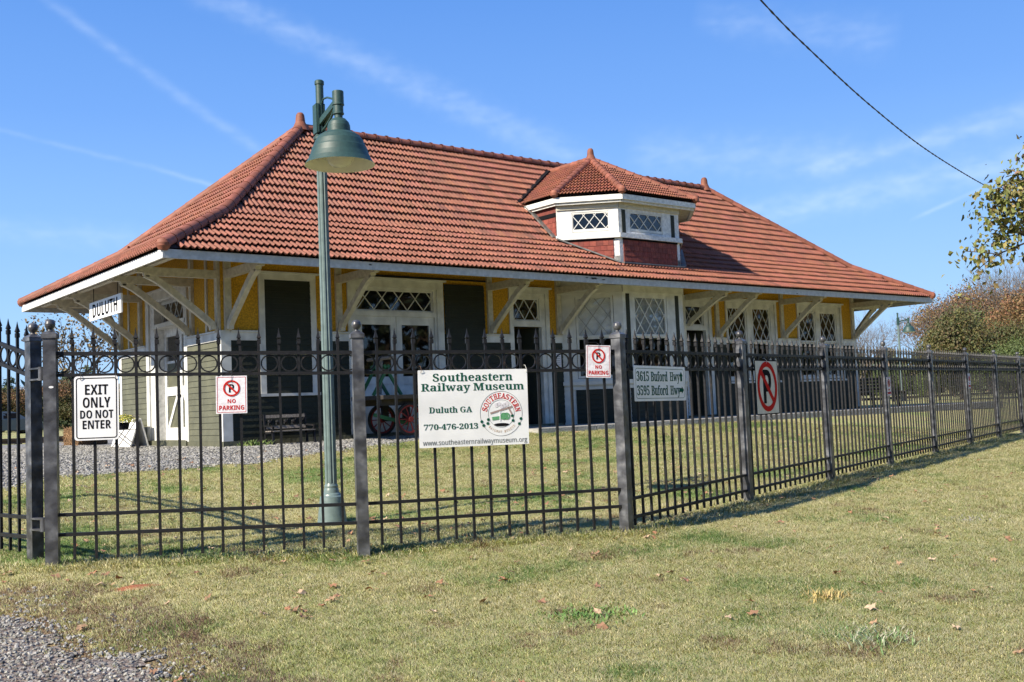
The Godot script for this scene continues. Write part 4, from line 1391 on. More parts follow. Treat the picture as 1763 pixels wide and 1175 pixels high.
func tie(t: Node, x: float, y: float, m: Material):
	var mb := MB.new()
	mb.tube([Vector3(x, y - 0.015, 0.003), Vector3(x + 0.003, y + 0.01, 0.012), Vector3(x + 0.001, y + 0.04, -0.01), Vector3(x - 0.004, y + 0.045, -0.05)], [0.0022, 0.0022, 0.0022, 0.0022], 5)
	mi(t, "wire_tie", mb.commit(), m)

func no_parking_paper(t: Node, w: float, h: float):
	panel(t, M.paper, w, h, 0.004, 0.002)
	border(t, M.red, w * 0.92, h * 0.94, 0.004, 0.006, 0.0012)
	no_parking_mark(t, w * 0.27, Vector3(0, h * 0.17, 0), w * 0.055, h * 0.22)
	text(t, "lettering", "NO", ["Droid Sans", 700], M.red, Vector3(0, -h * 0.17, 0.001), w * 0.26, h * 0.105)
	text(t, "lettering", "PARKING", ["Droid Sans", 700], M.red, Vector3(0, -h * 0.345, 0.001), w * 0.80, h * 0.12)
	var mb := MB.new()
	mb.tube([Vector3(0, h * 0.33, 0.004), Vector3(0.002, h * 0.52, 0.006), Vector3(0, h * 0.58, -0.03)], [0.0016, 0.0016, 0.0016], 5)
	mb.tube([Vector3(-w * 0.44, h * 0.49, 0.004), Vector3(-w * 0.4, h * 0.58, 0.0), Vector3(0, h * 0.60, -0.03)], [0.0016, 0.0016, 0.0016], 5)
	mi(t, "wire_tie", mb.commit(), M.wire)

func build_signs():
	var ua := (FENCE_A1 - FENCE_A0) * Vector3(1, 0, 1)
	ua = ua.normalized()
	var uc := ((FENCE_C - FENCE_A1) * Vector3(1, 0, 1)).normalized()
	var ub := Vector3(0.9642, 0, -0.2651)
	var sans := ["Droid Sans", 400]
	var bold := ["Droid Sans", 700]
	var serif := ["Droid Serif", 700]
	var mono := ["Droid Sans Mono", 400]
	# exit only
	var t := sign_thing("exit_sign", "white metal exit only do not enter sign with black border", "sign", FENCE_A0, ua, 0.311, 0.603, 0.036, -0.005)
	panel(t, M.signw, 0.30, 0.458, 0.022, 0.003)
	border(t, M.black, 0.276, 0.434, 0.020, 0.007, 0.001)
	text(t, "lettering", "EXIT", bold, M.black, Vector3(0, 0.132, 0.001), 0.155, 0.072)
	text(t, "lettering", "ONLY", bold, M.black, Vector3(0, 0.040, 0.001), 0.185, 0.074)
	text(t, "lettering", "DO NOT", bold, M.black, Vector3(0, -0.044, 0.001), 0.222, 0.058)
	text(t, "lettering", "ENTER", bold, M.black, Vector3(0, -0.118, 0.001), 0.190, 0.060)
	tie(t, -0.105, 0.215, M.wire)
	tie(t, 0.13, 0.215, M.wire)
	# no parking papers
	t = sign_thing("no_parking_paper", "no parking paper hanging between the exit sign and the lamp post", "sign", FENCE_A0, ua, 1.245, 0.663, 0.03, -0.012)
	t.set_meta("group", "no parking papers on the fence")
	no_parking_paper(t, 0.222, 0.277)
	t = sign_thing("no_parking_paper", "no parking paper hanging next to the corner post", "sign", FENCE_A1, uc, 2.002, 0.833, 0.034, -0.04)
	t.set_meta("group", "no parking papers on the fence")
	no_parking_paper(t, 0.222, 0.268)
	# museum sign
	t = sign_thing("museum_sign", "white museum sign with green lettering and a round railway emblem", "sign", FENCE_A1, uc, 0.910, 0.494, 0.036, -0.012)
	panel(t, M.signw, 0.905, 0.600, 0.006, 0.004)
	text(t, "lettering", "Southeastern", serif, M.green_ink, Vector3(-0.005, 0.243, 0.001), 0.66, 0.066)
	text(t, "lettering", "Railway Museum", serif, M.green_ink, Vector3(-0.005, 0.158, 0.001), 0.85, 0.082)
	text(t, "lettering", "Duluth GA", serif, M.green_ink, Vector3(-0.195, -0.010, 0.001), 0.35, 0.048)
	text(t, "lettering", "770-476-2013", serif, M.green_ink, Vector3(-0.195, -0.142, 0.001), 0.44, 0.044)
	text(t, "lettering", "www.southeasternrailwaymuseum.org", sans, M.grey_ink, Vector3(0.005, -0.268, 0.001), 0.86, 0.052)
	emblem(t, Vector3(0.222, -0.052, 0.001))
	tie(t, -0.43, 0.292, M.rust)
	tie(t, 0.44, 0.29, M.sashw)
	# address sign
	t = sign_thing("address_sign", "white address sign with two arrows pointing ahead and right", "sign", FENCE_C, ub, 0.655, 0.640, 0.036, -0.01)
	panel(t, M.signw, 0.955, 0.306, 0.012, 0.004)
	border(t, M.green_ink, 0.905, 0.262, 0.03, 0.004, 0.001)
	for k in 2:
		var y := 0.062 if k == 0 else -0.060
		text(t, "lettering", ["3615", "3595"][k], serif, M.green_ink, Vector3(-0.325, y, 0.001), 0.215, 0.085)
		text(t, "lettering", "Buford", serif, M.green_ink, Vector3(-0.025, y + 0.001, 0.001), 0.31, 0.088)
		text(t, "lettering", "Hwy", serif, M.green_ink, Vector3(0.27, y - 0.012, 0.001), 0.19, 0.105)
		var ar := MB.new()
		var bs := Basis() if k == 0 else Basis(Vector3.BACK, -PI / 2)
		var o := Vector3(0.395, y + 0.002, 0.002)
		ar.tri(o + bs * Vector3(-0.035, 0.004, 0), o + bs * Vector3(0, 0.045, 0), o + bs * Vector3(0.035, 0.004, 0))
		ar.quad(o + bs * Vector3(-0.018, -0.042, 0), o + bs * Vector3(-0.018, 0.004, 0), o + bs * Vector3(0.018, 0.004, 0), o + bs * Vector3(0.018, -0.042, 0))
		mi(t, "arrow", ar.commit(), M.green_ink)
	# round no parking sign
	t = sign_thing("no_parking_sign", "cream square sign with a red crossed circle over a letter p", "sign", FENCE_C, ub, 3.06, 0.586, 0.04, 0.0)
	panel(t, M.black, 0.62, 0.585, 0.02, 0.003)
	var w := grp(t, "face")
	var pw := MB.new()
	pw.box(Vector3(0, 0, 0.001), Vector3(0.595, 0.56, 0.001))
	mi(w, "face_sheet", pw.commit(), tri(mat(0.66, 0.63, 0.56, 0.4), noise_tex(57, 0.02, 0.85, 1.0), 2.0))
	no_parking_mark(t, 0.268, Vector3(0, 0.008, 0.001), 0.056, 0.36)
	tie(t, 0.0, 0.27, M.sashw)
	tie(t, 0.05, -0.36, M.sashw)
	# small papers on two far posts
	for q in [[7.482 - 0.0, "small white paper notice on the fifth post"], [12.47, "small white paper notice on a far fence post"]]:
		t = sign_thing("paper_notice", q[1], "sign", FENCE_C, ub, q[0], 0.56 if q[0] < 10 else 0.62, 0.048, 0.02)
		t.basis = Basis(Vector3.BACK, Vector3.UP, Vector3.LEFT).rotated(Vector3.UP, 0.268 + 0.0) if false else t.basis
		no_parking_paper(t, 0.20, 0.27)

func arc_text(t: Node, s: String, font: Array, m: Material, ctr: Vector3, r: float, a0: float, a1: float, h: float, w: float, inward := false):
	for i in s.length():
		if s[i] == " ": continue
		var a := deg_to_rad(lerpf(a0, a1, (i + 0.5) / s.length()))
		var bs := Basis(Vector3.BACK, a + (PI / 2 if inward else -PI / 2))
		text(t, "emblem_letter", s[i], font, m, ctr + Vector3(cos(a), sin(a), 0) * r, w if s[i] != "I" else w * 0.4, h, bs)

func emblem(t: Node, c: Vector3):
	mi(t, "emblem_ring", ring_mesh(0.178, 0.1755, 0.001, 48), M.grey_ink, Transform3D(Basis(), c))
	mi(t, "emblem_ring", ring_mesh(0.110, 0.1085, 0.001, 40), M.grey_ink, Transform3D(Basis(), c))
	arc_text(t, "SOUTHEASTERN", ["Droid Serif", 700], M.red, c, 0.142, 172.0, 4.0, 0.044, 0.030)
	arc_text(t, "RAILWAY MUSEUM", ["Droid Serif", 400], mat(0.55, 0.40, 0.27, 0.6), c, 0.143, 222.0, 320.0, 0.018, 0.012, true)
	var loco := mat(0.10, 0.30, 0.14, 0.5)
	var mb := MB.new()
	mb.box(c + Vector3(-0.035, -0.035, 0.001), Vector3(0.085, 0.026, 0.001), Basis(Vector3.BACK, 0.10))
	mb.box(c + Vector3(0.03, -0.02, 0.001), Vector3(0.05, 0.05, 0.001))
	mi(t, "emblem_engine", mb.commit(), loco)
	for x in [0.045, 0.02]:
		mi(t, "emblem_engine", ring_mesh(0.028, 0.018, 0.001, 20), loco, Transform3D(Basis(), c + Vector3(x, -0.022, 0.0015)))
	bxp(t, "emblem_stack", M.signw, c + Vector3(-0.012, -0.02, 0.0022), Vector3(0.008, 0.075, 0.001))
	var rf := MB.new()
	rf.box(c + Vector3(0.0, 0.028, 0.001), Vector3(0.19, 0.014, 0.001), Basis(Vector3.BACK, 0.26))
	rf.box(c + Vector3(0.075, 0.02, 0.001), Vector3(0.012, 0.07, 0.001), Basis(Vector3.BACK, 0.5))
	mi(t, "emblem_train", rf.commit(), mat(0.30, 0.22, 0.20, 0.6))
	var gd := MB.new()
	gd.lathe([Vector2(0, 0), Vector2(0.065, 0), Vector2(0.065, 0.001), Vector2(0, 0.001)], 20, c + Vector3(0, -0.088, 0), Basis(Vector3.RIGHT, PI / 2) * Basis.from_scale(Vector3(1, 1, 0.2)))
	mi(t, "emblem_track", gd.commit(), M.black)
	var sm := mat(0.62, 0.60, 0.64, 0.7)
	for k in 5:
		var q := MB.new()
		q.lathe([Vector2(0, 0), Vector2(0.018, 0), Vector2(0.018, 0.001), Vector2(0, 0.001)], 12, c + Vector3(-0.04 + 0.022 * k, 0.066 + 0.01 * sin(k * 2.1), 0), Basis(Vector3.RIGHT, PI / 2))
		mi(t, "emblem_cloud", q.commit(), sm)
	for q in [[-0.165, -0.06], [-0.115, -0.075], [-0.150, -0.09], [0.098, -0.058], [0.165, -0.045], [0.150, -0.085], [0.092, -0.02], [-0.11, -0.045]]:
		var l := MB.new()
		l.lathe([Vector2(0, 0), Vector2(0.013, 0), Vector2(0.013, 0.001), Vector2(0, 0.001)], 6, c + Vector3(q[0], q[1], 0.0005), Basis(Vector3.RIGHT, PI / 2))
		mi(t, "emblem_leaf", l.commit(), M.green_ink)

# ------------------------------------------------------------------ street lamps
func build_lamp() -> Node3D:
	var t := thing("street_lamp", "green street lamp with bell shade standing behind the iron fence", "street lamp", Vector3(-2.664, -0.495, 8.629), "bell shade street lamps", -0.16)
	var b := MB.new()
	b.lathe([Vector2(0.135, -0.06), Vector2(0.135, 0.02), Vector2(0.130, 0.04), Vector2(0.108, 0.22), Vector2(0.103, 0.25), Vector2(0.088, 0.262), Vector2(0.082, 0.275), Vector2(0.070, 0.285), Vector2(0.066, 0.31), Vector2(0.060, 0.33), Vector2(0.062, 0.345), Vector2(0.054, 0.36), Vector2(0.050, 0.37)], 28)
	mi(t, "base", b.commit(), M.pole)
	# fluted pole: a star-shaped section
	var p := MB.new()
	var n := 40
	var rings := []
	for yr in [[0.36, 0.053], [3.54, 0.046]]:
		var r := []
		for k in n:
			var rr: float = yr[1] * (1.0 if k % 5 > 1 else 0.86)
			var a := TAU * k / n
			r.append(Vector3(cos(a) * rr, yr[0], sin(a) * rr))
		rings.append(r)
	for k in n: p.quad(rings[0][k], rings[0][(k + 1) % n], rings[1][(k + 1) % n], rings[1][k])
	mi(t, "pole", p.commit(), M.pole)
	var c := MB.new()
	c.lathe([Vector2(0.046, 3.48), Vector2(0.068, 3.49), Vector2(0.068, 3.51), Vector2(0.05, 3.53), Vector2(0.036, 3.55), Vector2(0.036, 4.00), Vector2(0.043, 4.005), Vector2(0.043, 4.035), Vector2(0.034, 4.045), Vector2(0, 4.045)], 20)
	mi(t, "top_tube", c.commit(), M.lamp_green)
	bxp(t, "bracket_sleeve", M.lamp_green, Vector3(-0.012, 3.68, 0.0), Vector3(0.085, 0.27, 0.10))
	for dx in [-0.036, -0.008, 0.02]: bxp(t, "sleeve_rib", M.lamp_green, Vector3(dx, 3.68, 0.053), Vector3(0.012, 0.26, 0.016))
	var ar := MB.new()
	ar.bar(Vector3(0.02, 3.64, 0.04), Vector3(0, 3.735, 0.46), 0.022, 0.055)
	ar.bar(Vector3(-0.02, 3.64, 0.04), Vector3(0, 3.735, 0.46), 0.022, 0.055)
	mi(t, "arm", ar.commit(), M.lamp_green)
	var st := MB.new()
	st.tube([Vector3(0, 3.56, 0.03), Vector3(0, 3.58, 0.16), Vector3(0, 3.62, 0.29), Vector3(0, 3.70, 0.42)], [0.012, 0.012, 0.012, 0.012], 8)
	st.tube([Vector3(0, 3.80, 0.02), Vector3(0, 3.845, 0.10), Vector3(0, 3.83, 0.2), Vector3(0, 3.77, 0.36)], [0.009, 0.009, 0.009, 0.009], 8)
	mi(t, "stay", st.commit(), M.lamp_green)
	var tb := MB.new()
	var o := Vector3(0, 3.15, 0.476)
	tb.lathe([Vector2(0, 0.655), Vector2(0.048, 0.655), Vector2(0.050, 0.65), Vector2(0.050, 0.545), Vector2(0.053, 0.54), Vector2(0.053, 0.53), Vector2(0.044, 0.525), Vector2(0.044, 0.465), Vector2(0.049, 0.46), Vector2(0.049, 0.45), Vector2(0.036, 0.44), Vector2(0.036, 0.41)], 20, o)
	mi(t, "hanger_tube", tb.commit(), M.lamp_green)
	var s := MB.new()
	s.lathe([Vector2(0.036, 0.415), Vector2(0.062, 0.405), Vector2(0.088, 0.375), Vector2(0.098, 0.345), Vector2(0.101, 0.29), Vector2(0.14, 0.278), Vector2(0.178, 0.252), Vector2(0.208, 0.210), Vector2(0.226, 0.165), Vector2(0.231, 0.155), Vector2(0.236, 0.15), Vector2(0.252, 0.095), Vector2(0.272, 0.05), Vector2(0.298, 0.008), Vector2(0.304, 0.0)], 40, o)
	mi(t, "shade", s.commit(), M.lamp_green)
	var si := MB.new()
	si.lathe([Vector2(0.304, 0.0), Vector2(0.298, 0.001), Vector2(0.268, 0.045), Vector2(0.246, 0.092), Vector2(0.222, 0.150), Vector2(0.200, 0.20), Vector2(0.16, 0.24), Vector2(0.0, 0.262)], 40, o)
	mi(t, "shade_lining", si.commit(), M.lamp_in)
	var bl := MB.new()
	bl.lathe([Vector2(0.115, 0.20), Vector2(0.125, 0.12), Vector2(0.120, 0.06), Vector2(0.098, 0.015), Vector2(0.06, -0.012), Vector2(0.0, -0.022)], 24, o)
	mi(t, "globe", bl.commit(), M.frost)
	return t

# ------------------------------------------------------------------ things round the depot
func wheel(t: Node, at: Vector3, r: float, turn: float, spokes := 10):
	var w := Node3D.new()
	w.name = numbered(part_names, str(t.get_instance_id()) + "wheel", "wheel")
	t.add_child(w)
	w.position = at
	w.rotation.y = turn
	mi(w, "tyre", ring_mesh(r, r * 0.86, 0.05, 28), M.iron)
	mi(w, "rim", ring_mesh(r * 0.86, r * 0.76, 0.04, 28), M.wheel_red)
	var mb := MB.new()
	for k in spokes:
		var a := TAU * k / spokes
		mb.bar(Vector3.ZERO, Vector3(cos(a), sin(a), 0) * r * 0.76, 0.016, 0.016, Vector3.BACK)
	mi(w, "spokes", mb.commit(), M.wheel_red)
	var h := MB.new()
	h.lathe([Vector2(0, -0.06), Vector2(0.05, -0.06), Vector2(0.05, 0.06), Vector2(0, 0.06)], 12, Vector3.ZERO, Basis(Vector3.RIGHT, PI / 2))
	mi(w, "hub", h.commit(), M.wheel_red)

func build_props():
	# station name board hanging under the end eave
	var t := thing("station_sign", "white duluth name board hanging under the eave", "sign", Vector3(-1.17, 2.625, -2.52), "", -PI / 2)
	bxp(t, "board", M.signw, Vector3.ZERO, Vector3(1.85, 0.345, 0.03))
	text(t, "lettering", "DULUTH", ["Droid Sans", 700], M.black, Vector3(0.0, 0.0, 0.0165), 1.45, 0.255, Basis(), 0.003)
	for x in [-0.7, 0.7]: bxp(t, "hanger", M.iron, Vector3(x, 0.29, 0), Vector3(0.012, 0.30, 0.012))
	# child's bench
	t = thing("bench", "small wooden bench with cast iron animal figures in its back", "bench", Vector3(1.02, gy(1.0, 0.5) - 0.0, 0.42))
	for x in [-0.39, 0.39]:
		var m2 := MB.new()
		m2.bar(Vector3(x, 0, -0.12), Vector3(x, 0.54, -0.20), 0.03, 0.04)
		m2.bar(Vector3(x, 0, 0.17), Vector3(x, 0.28, 0.12), 0.03, 0.04)
		m2.bar(Vector3(x, 0.21, -0.16), Vector3(x, 0.23, 0.16), 0.03, 0.03)
		m2.bar(Vector3(x, 0.34, -0.17), Vector3(x, 0.32, 0.16), 0.035, 0.025)
		m2.bar(Vector3(x, 0.22, 0.14), Vector3(x, 0.33, 0.16), 0.03, 0.03)
		mi(t, "side_frame", m2.commit(), M.iron)
	for z in [-0.10, -0.02, 0.06, 0.14]: bxp(t, "seat_slat", M.wood_grey, Vector3(0, 0.245, z), Vector3(0.80, 0.018, 0.065))
	bxp(t, "back_slat", M.wood_grey, Vector3(0, 0.50, -0.185), Vector3(0.80, 0.055, 0.018), Basis(Vector3.RIGHT, -0.14))
	bxp(t, "back_slat", M.wood_grey, Vector3(0, 0.31, -0.155), Vector3(0.80, 0.055, 0.018), Basis(Vector3.RIGHT, -0.14))
	var an := MB.new()
	for k in 5:
		var x := -0.30 + 0.15 * k
		an.lathe([Vector2(0, -0.045), Vector2(0.03, -0.03), Vector2(0.038, 0.0), Vector2(0.028, 0.03), Vector2(0, 0.045)], 8, Vector3(x, 0.405, -0.168), Basis(Vector3.BACK, 0.9 * (k % 2) + 0.7))
		an.bar(Vector3(x - 0.03, 0.34, -0.16), Vector3(x - 0.025, 0.40, -0.165), 0.014, 0.014)
		an.bar(Vector3(x + 0.03, 0.34, -0.16), Vector3(x + 0.02, 0.40, -0.165), 0.014, 0.014)
		an.bar(Vector3(x + 0.03, 0.41, -0.168), Vector3(x + 0.06, 0.46, -0.175), 0.02, 0.02)
		an.bar(Vector3(x + 0.07, 0.34, -0.16), Vector3(x + 0.075, 0.47, -0.18), 0.010, 0.012)
	mi(t, "animal_figures", an.commit(), M.iron)
	# pump handcar before the freight door
	t = thing("rail_handcar", "black railway handcar with red spoked wheels and green pump frame", "handcar", Vector3(3.45, 0.05, 0.98))
	for x in [-0.62, 0.75]:
		for z in [-0.47, 0.47]: wheel(t, Vector3(x, 0.30, z), 0.29, 0.0)
		var ax := MB.new()
		ax.tube([Vector3(x, 0.30, -0.5), Vector3(x, 0.30, 0.5)], [0.03, 0.03], 10)
		mi(t, "axle", ax.commit(), M.iron)
	for k in 7: bxp(t, "deck_plank", M.wood_dark, Vector3(0.05, 0.70, -0.48 + 0.16 * k), Vector3(2.5, 0.07, 0.15))
	for z in [-0.36, 0.36]: bxp(t, "sill_beam", M.wood_dark, Vector3(0.05, 0.61, z), Vector3(2.4, 0.11, 0.09))
	for x in [-0.62, 0.75]:
		for z in [-0.36, 0.36]: bxp(t, "axle_box", M.iron, Vector3(x, 0.45, z), Vector3(0.12, 0.24, 0.08))
	var pf := MB.new()
	for z in [-0.22, 0.22]:
		pf.bar(Vector3(-1.2, 0.74, z), Vector3(-0.86, 1.28, z), 0.04, 0.05)
		pf.bar(Vector3(-0.62, 0.74, z), Vector3(-0.96, 1.28, z), 0.04, 0.05)
	pf.bar(Vector3(-1.25, 0.40, 0.30), Vector3(-0.55, 0.22, 0.30), 0.04, 0.06)
	mi(t, "pump_frame", pf.commit(), M.cart_green)
	var hb := MB.new()
	hb.bar(Vector3(-0.95, 0.76, 0.0), Vector3(-0.90, 1.42, 0.0), 0.07, 0.07)
	hb.tube([Vector3(-0.91, 1.40, -0.42), Vector3(-0.91, 1.40, 0.42)], [0.032, 0.032], 8)
	mi(t, "pump_handle", hb.commit(), M.wood_grey)
	bxp(t, "brake_post", M.iron, Vector3(-0.35, 0.92, 0.30), Vector3(0.05, 0.36, 0.05))
	bxp(t, "brake_bar", M.iron, Vector3(-0.15, 0.92, 0.30), Vector3(0.4, 0.03, 0.03))
	# sandwich board, folding stand and chrysanthemum by the end door
	t = thing("sandwich_board", "white sandwich board standing by the end wall", "board", Vector3(-0.30, 0.0, -3.95))
	var sb := MB.new()
	sb.bar(Vector3(-0.18, 0.0, 0.0), Vector3(0.0, 0.56, 0.0), 1.15, 0.025, Vector3.RIGHT)
	mi(t, "front_leaf", sb.commit(), M.white)
	var sb2 := MB.new()
	sb2.bar(Vector3(0.18, 0.0, 0.0), Vector3(0.03, 0.56, 0.0), 1.15, 0.025, Vector3.RIGHT)
	mi(t, "rear_leaf", sb2.commit(), M.white)
	t = thing("plant_stand", "folding wire stand in front of the white board", "stand", Vector3(-0.78, 0.0, -2.75))
	var ps := MB.new()
	for z in [-0.16, 0.16]:
		ps.tube([Vector3(-0.22, 0, z), Vector3(0.22, 0.62, z)], [0.008, 0.008], 6)
		ps.tube([Vector3(0.22, 0, z), Vector3(-0.20, 0.36, z)], [0.008, 0.008], 6)
	ps.tube([Vector3(-0.20, 0.36, -0.16), Vector3(-0.20, 0.36, 0.16)], [0.008, 0.008], 6)
	ps.tube([Vector3(-0.15, 0.1, -0.16), Vector3(-0.15, 0.1, 0.16)], [0.006, 0.006], 6)
	ps.tube([Vector3(0.22, 0.62, -0.16), Vector3(0.22, 0.62, 0.16)], [0.008, 0.008], 6)
	mi(t, "frame", ps.commit(), M.wood_grey)
	mi(t, "seat", unit_box, M.wood_grey, Transform3D(Basis.from_scale(Vector3(0.34, 0.012, 0.34)), Vector3(-0.03, 0.365, 0)))
	t = thing("chrysanthemum", "yellow green chrysanthemum in a pot on the folding stand", "plant", Vector3(-0.81, 0.372, -2.75))
	var po := MB.new()
	po.lathe([Vector2(0, 0), Vector2(0.09, 0), Vector2(0.12, 0.13), Vector2(0.10, 0.13), Vector2(0, 0.12)], 16)
	mi(t, "pot", po.commit(), M.black)
	var fl := MB.new()
	fl.colored = true
	for k in 500:
		var d := Vector3(rng.randfn(), absf(rng.randfn()) * 0.8 + 0.1, rng.randfn()).normalized()
		var p := Vector3(0, 0.13, 0) + d * Vector3(0.24, 0.15, 0.24) * rng.randf_range(0.75, 1.0)
		fl.col = [Color(0.50, 0.46, 0.07), Color(0.34, 0.36, 0.06), Color(0.58, 0.52, 0.16), Color(0.12, 0.17, 0.03)][rng.randi() % 4]
		leaf(fl, p, d, 0.035)
	mi(t, "blooms", fl.commit(), M.leaf)
	# straw bale beyond the exit sign
	t = thing("straw_bale", "brown straw bale lying on the gravel beyond the exit sign", "bale", Vector3(0.2, 0.0, -8.6), "", 0.5)
	var bl := MB.new()
	bl.box(Vector3(0, 0.2, 0), Vector3(0.9, 0.4, 0.45))
	mi(t, "body", bl.commit(), M.straw)
	var sw := MB.new()
	sw.colored = true
	for k in 700:
		sw.col = Color(0.42, 0.26, 0.13) * rng.randf_range(0.5, 1.2)
		var p := Vector3(rng.randf_range(-0.46, 0.46), rng.randf_range(0.0, 0.41), rng.randf_range(-0.235, 0.235))
		var ax := rng.randi() % 3
		if ax == 0: p.x = signf(p.x) * 0.455
		elif ax == 1: p.y = 0.405
		else: p.z = signf(p.z) * 0.23
		var d := Vector3(rng.randfn(), rng.randfn(), rng.randfn()).normalized() * 0.06
		sw.bar(p - d, p + d, 0.006, 0.004, Vector3(0.3, 0.9, 0.2))
	mi(t, "straw", sw.commit(), M.vcol)
	# benches on the lawn past the building
	park_bench(Vector3(19.75, 0.04, 0.15), 1.7, 1.05, "black slatted bench close to the far corner of the depot")
	park_bench(Vector3(34.5, 0.04, -8.0), 3.4, 0.55, "long black slatted bench under the distant street lamp")

func park_bench(at: Vector3, w: float, turn: float, label: String):
	var t := thing("park_bench", label, "bench", at, "black benches past the depot", turn)
	for x in [-w / 2 + 0.15, w / 2 - 0.15]:
		var m2 := MB.new()
		m2.bar(Vector3(x, 0, -0.22), Vector3(x, 0.46, -0.20), 0.07, 0.07)
		m2.bar(Vector3(x, 0.46, -0.20), Vector3(x, 0.86, -0.32), 0.07, 0.05)
		m2.bar(Vector3(x, 0, 0.24), Vector3(x, 0.44, 0.22), 0.07, 0.07)
		m2.bar(Vector3(x, 0.40, -0.22), Vector3(x, 0.40, 0.24), 0.06, 0.06)
		mi(t, "leg_frame", m2.commit(), M.black)
	for k in 4: bxp(t, "seat_slat", M.wood_dark, Vector3(0, 0.455, -0.17 + 0.125 * k), Vector3(w, 0.03, 0.105))
	for k in 4: bxp(t, "back_slat", M.wood_dark, Vector3(0, 0.53 + 0.095 * k, -0.185 - 0.028 * k), Vector3(w, 0.075, 0.025), Basis(Vector3.RIGHT, -0.28))

func build_paths():
	# concrete walk in front of the waiting room
	var t := thing("walkway", "narrow concrete walk along the front of the depot", "path")
	t.set_meta("kind", "structure")
	for k in 12:
		var x := 5.3 + 1.5 * k
		bxp(t, "slab", M.concrete, Vector3(x + 0.745, -0.025, 1.22), Vector3(1.485, 0.17, 1.64))
	bxp(t, "kerb_strip", M.concrete, Vector3(12.5, -0.04, 0.22), Vector3(14.2, 0.16, 0.36))
	# railway track behind the depot
	t = thing("railway_track", "rusty railway track crossing behind the depot", "track", Vector3(0, -0.01, -16.4))
	t.set_meta("kind", "structure")
	for z in [0.0, -1.5]:
		var mb := MB.new()
		mb.box(Vector3(0, 0.14, z), Vector3(160, 0.05, 0.07))
		mb.box(Vector3(0, 0.09, z), Vector3(160, 0.09, 0.02))
		mb.box(Vector3(0, 0.04, z), Vector3(160, 0.02, 0.13))
		mi(t, "rail", mb.commit(), M.steel)
	var sl := MB.new()
	for k in 240: sl.box(Vector3(-80 + 0.67 * k, 0.0, -0.75), Vector3(0.22, 0.06, 2.5))
	var so := mi(t, "sleepers", sl.commit(), M.wood_dark)
	so.set_meta("kind", "stuff")

func build_wire():
	var pts := [Vector3(1.5, 7.75, 8.15), Vector3(6.471, 6.953, 6.761), Vector3(8.803, 6.70, 6.108), Vector3(12.122, 6.46, 5.18), Vector3(16.641, 6.34, 3.915), Vector3(23.223, 6.50, 2.073), Vector3(27.311, 6.815, 0.929), Vector3(38.0, 8.1, -2.06)]
	var c := Curve3D.new()
	for i in pts.size():
		var d: Vector3 = (pts[min(i + 1, pts.size() - 1)] - pts[max(i - 1, 0)]) / 6.0
		c.add_point(pts[i], -d, d)
	var base := []
	var L := c.get_baked_length()
	var n := 160
	var t := thing("utility_cable", "black twisted utility cable crossing the sky at upper right", "cable")
	for k in 2:
		var mb := MB.new()
		var p := []
		var r := []
		for i in n + 1:
			var s := L * i / n
			var q := c.sample_baked(s)
			var a := s * 9.0 + PI * k
			p.append(q + Vector3(0, cos(a), sin(a)) * 0.009)
			r.append(0.011)
		mb.tube(p, r, 6)
		mi(t, "strand", mb.commit(), M.wire)

# ------------------------------------------------------------------ trees
func leaf(mb: MB, p: Vector3, d: Vector3, s: float):
	var r := Vector3(rng.randfn(), rng.randfn(), rng.randfn())
	var x := (r - d * r.dot(d) * 0.5).normalized()
	var y := d.cross(x)
	if y.length() < 0.05: y = Vector3.RIGHT
	y = y.normalized()
	var nn := x.cross(y).normalized()
	var t := p + x * s
	var a := p + x * s * 0.45 + y * s * 0.36 + nn * s * 0.12
	var b := p + x * s * 0.45 - y * s * 0.36 + nn * s * 0.12
	mb.tri(p, a, t)
	mb.tri(p, t, b)

func grow(mb: MB, p: Vector3, d: Vector3, l: float, r: float, depth: int, tips: Array, spread: float, kids: int, sides: int):
	var w := Vector3(rng.randfn(), rng.randfn() * 0.5, rng.randfn()) * 0.10
	var m := p + (d + w).normalized() * l * 0.5
	var e := m + (d - w * 0.6 + Vector3.UP * 0.06).normalized() * l * 0.5
	mb.tube([p, m, e], [r, r * 0.86, r * 0.70], sides, false)
	if depth <= 1: tips.append([m, d, depth])
	if depth <= 0:
		tips.append([e, d, 0])
		return
	for k in kids:
		var an := TAU * (k + rng.randf() * 0.7) / kids
		var x := d.cross(Vector3(0.31, 0.2, 0.93)).normalized()
		var y := d.cross(x)
		var nd := (d + (x * cos(an) + y * sin(an)) * spread * rng.randf_range(0.6, 1.25)).normalized()
		grow(mb, m.lerp(e, rng.randf_range(0.35, 1.0)), nd, l * rng.randf_range(0.62, 0.86), r * 0.58, depth - 1, tips, spread, kids, max(sides - 1, 3))

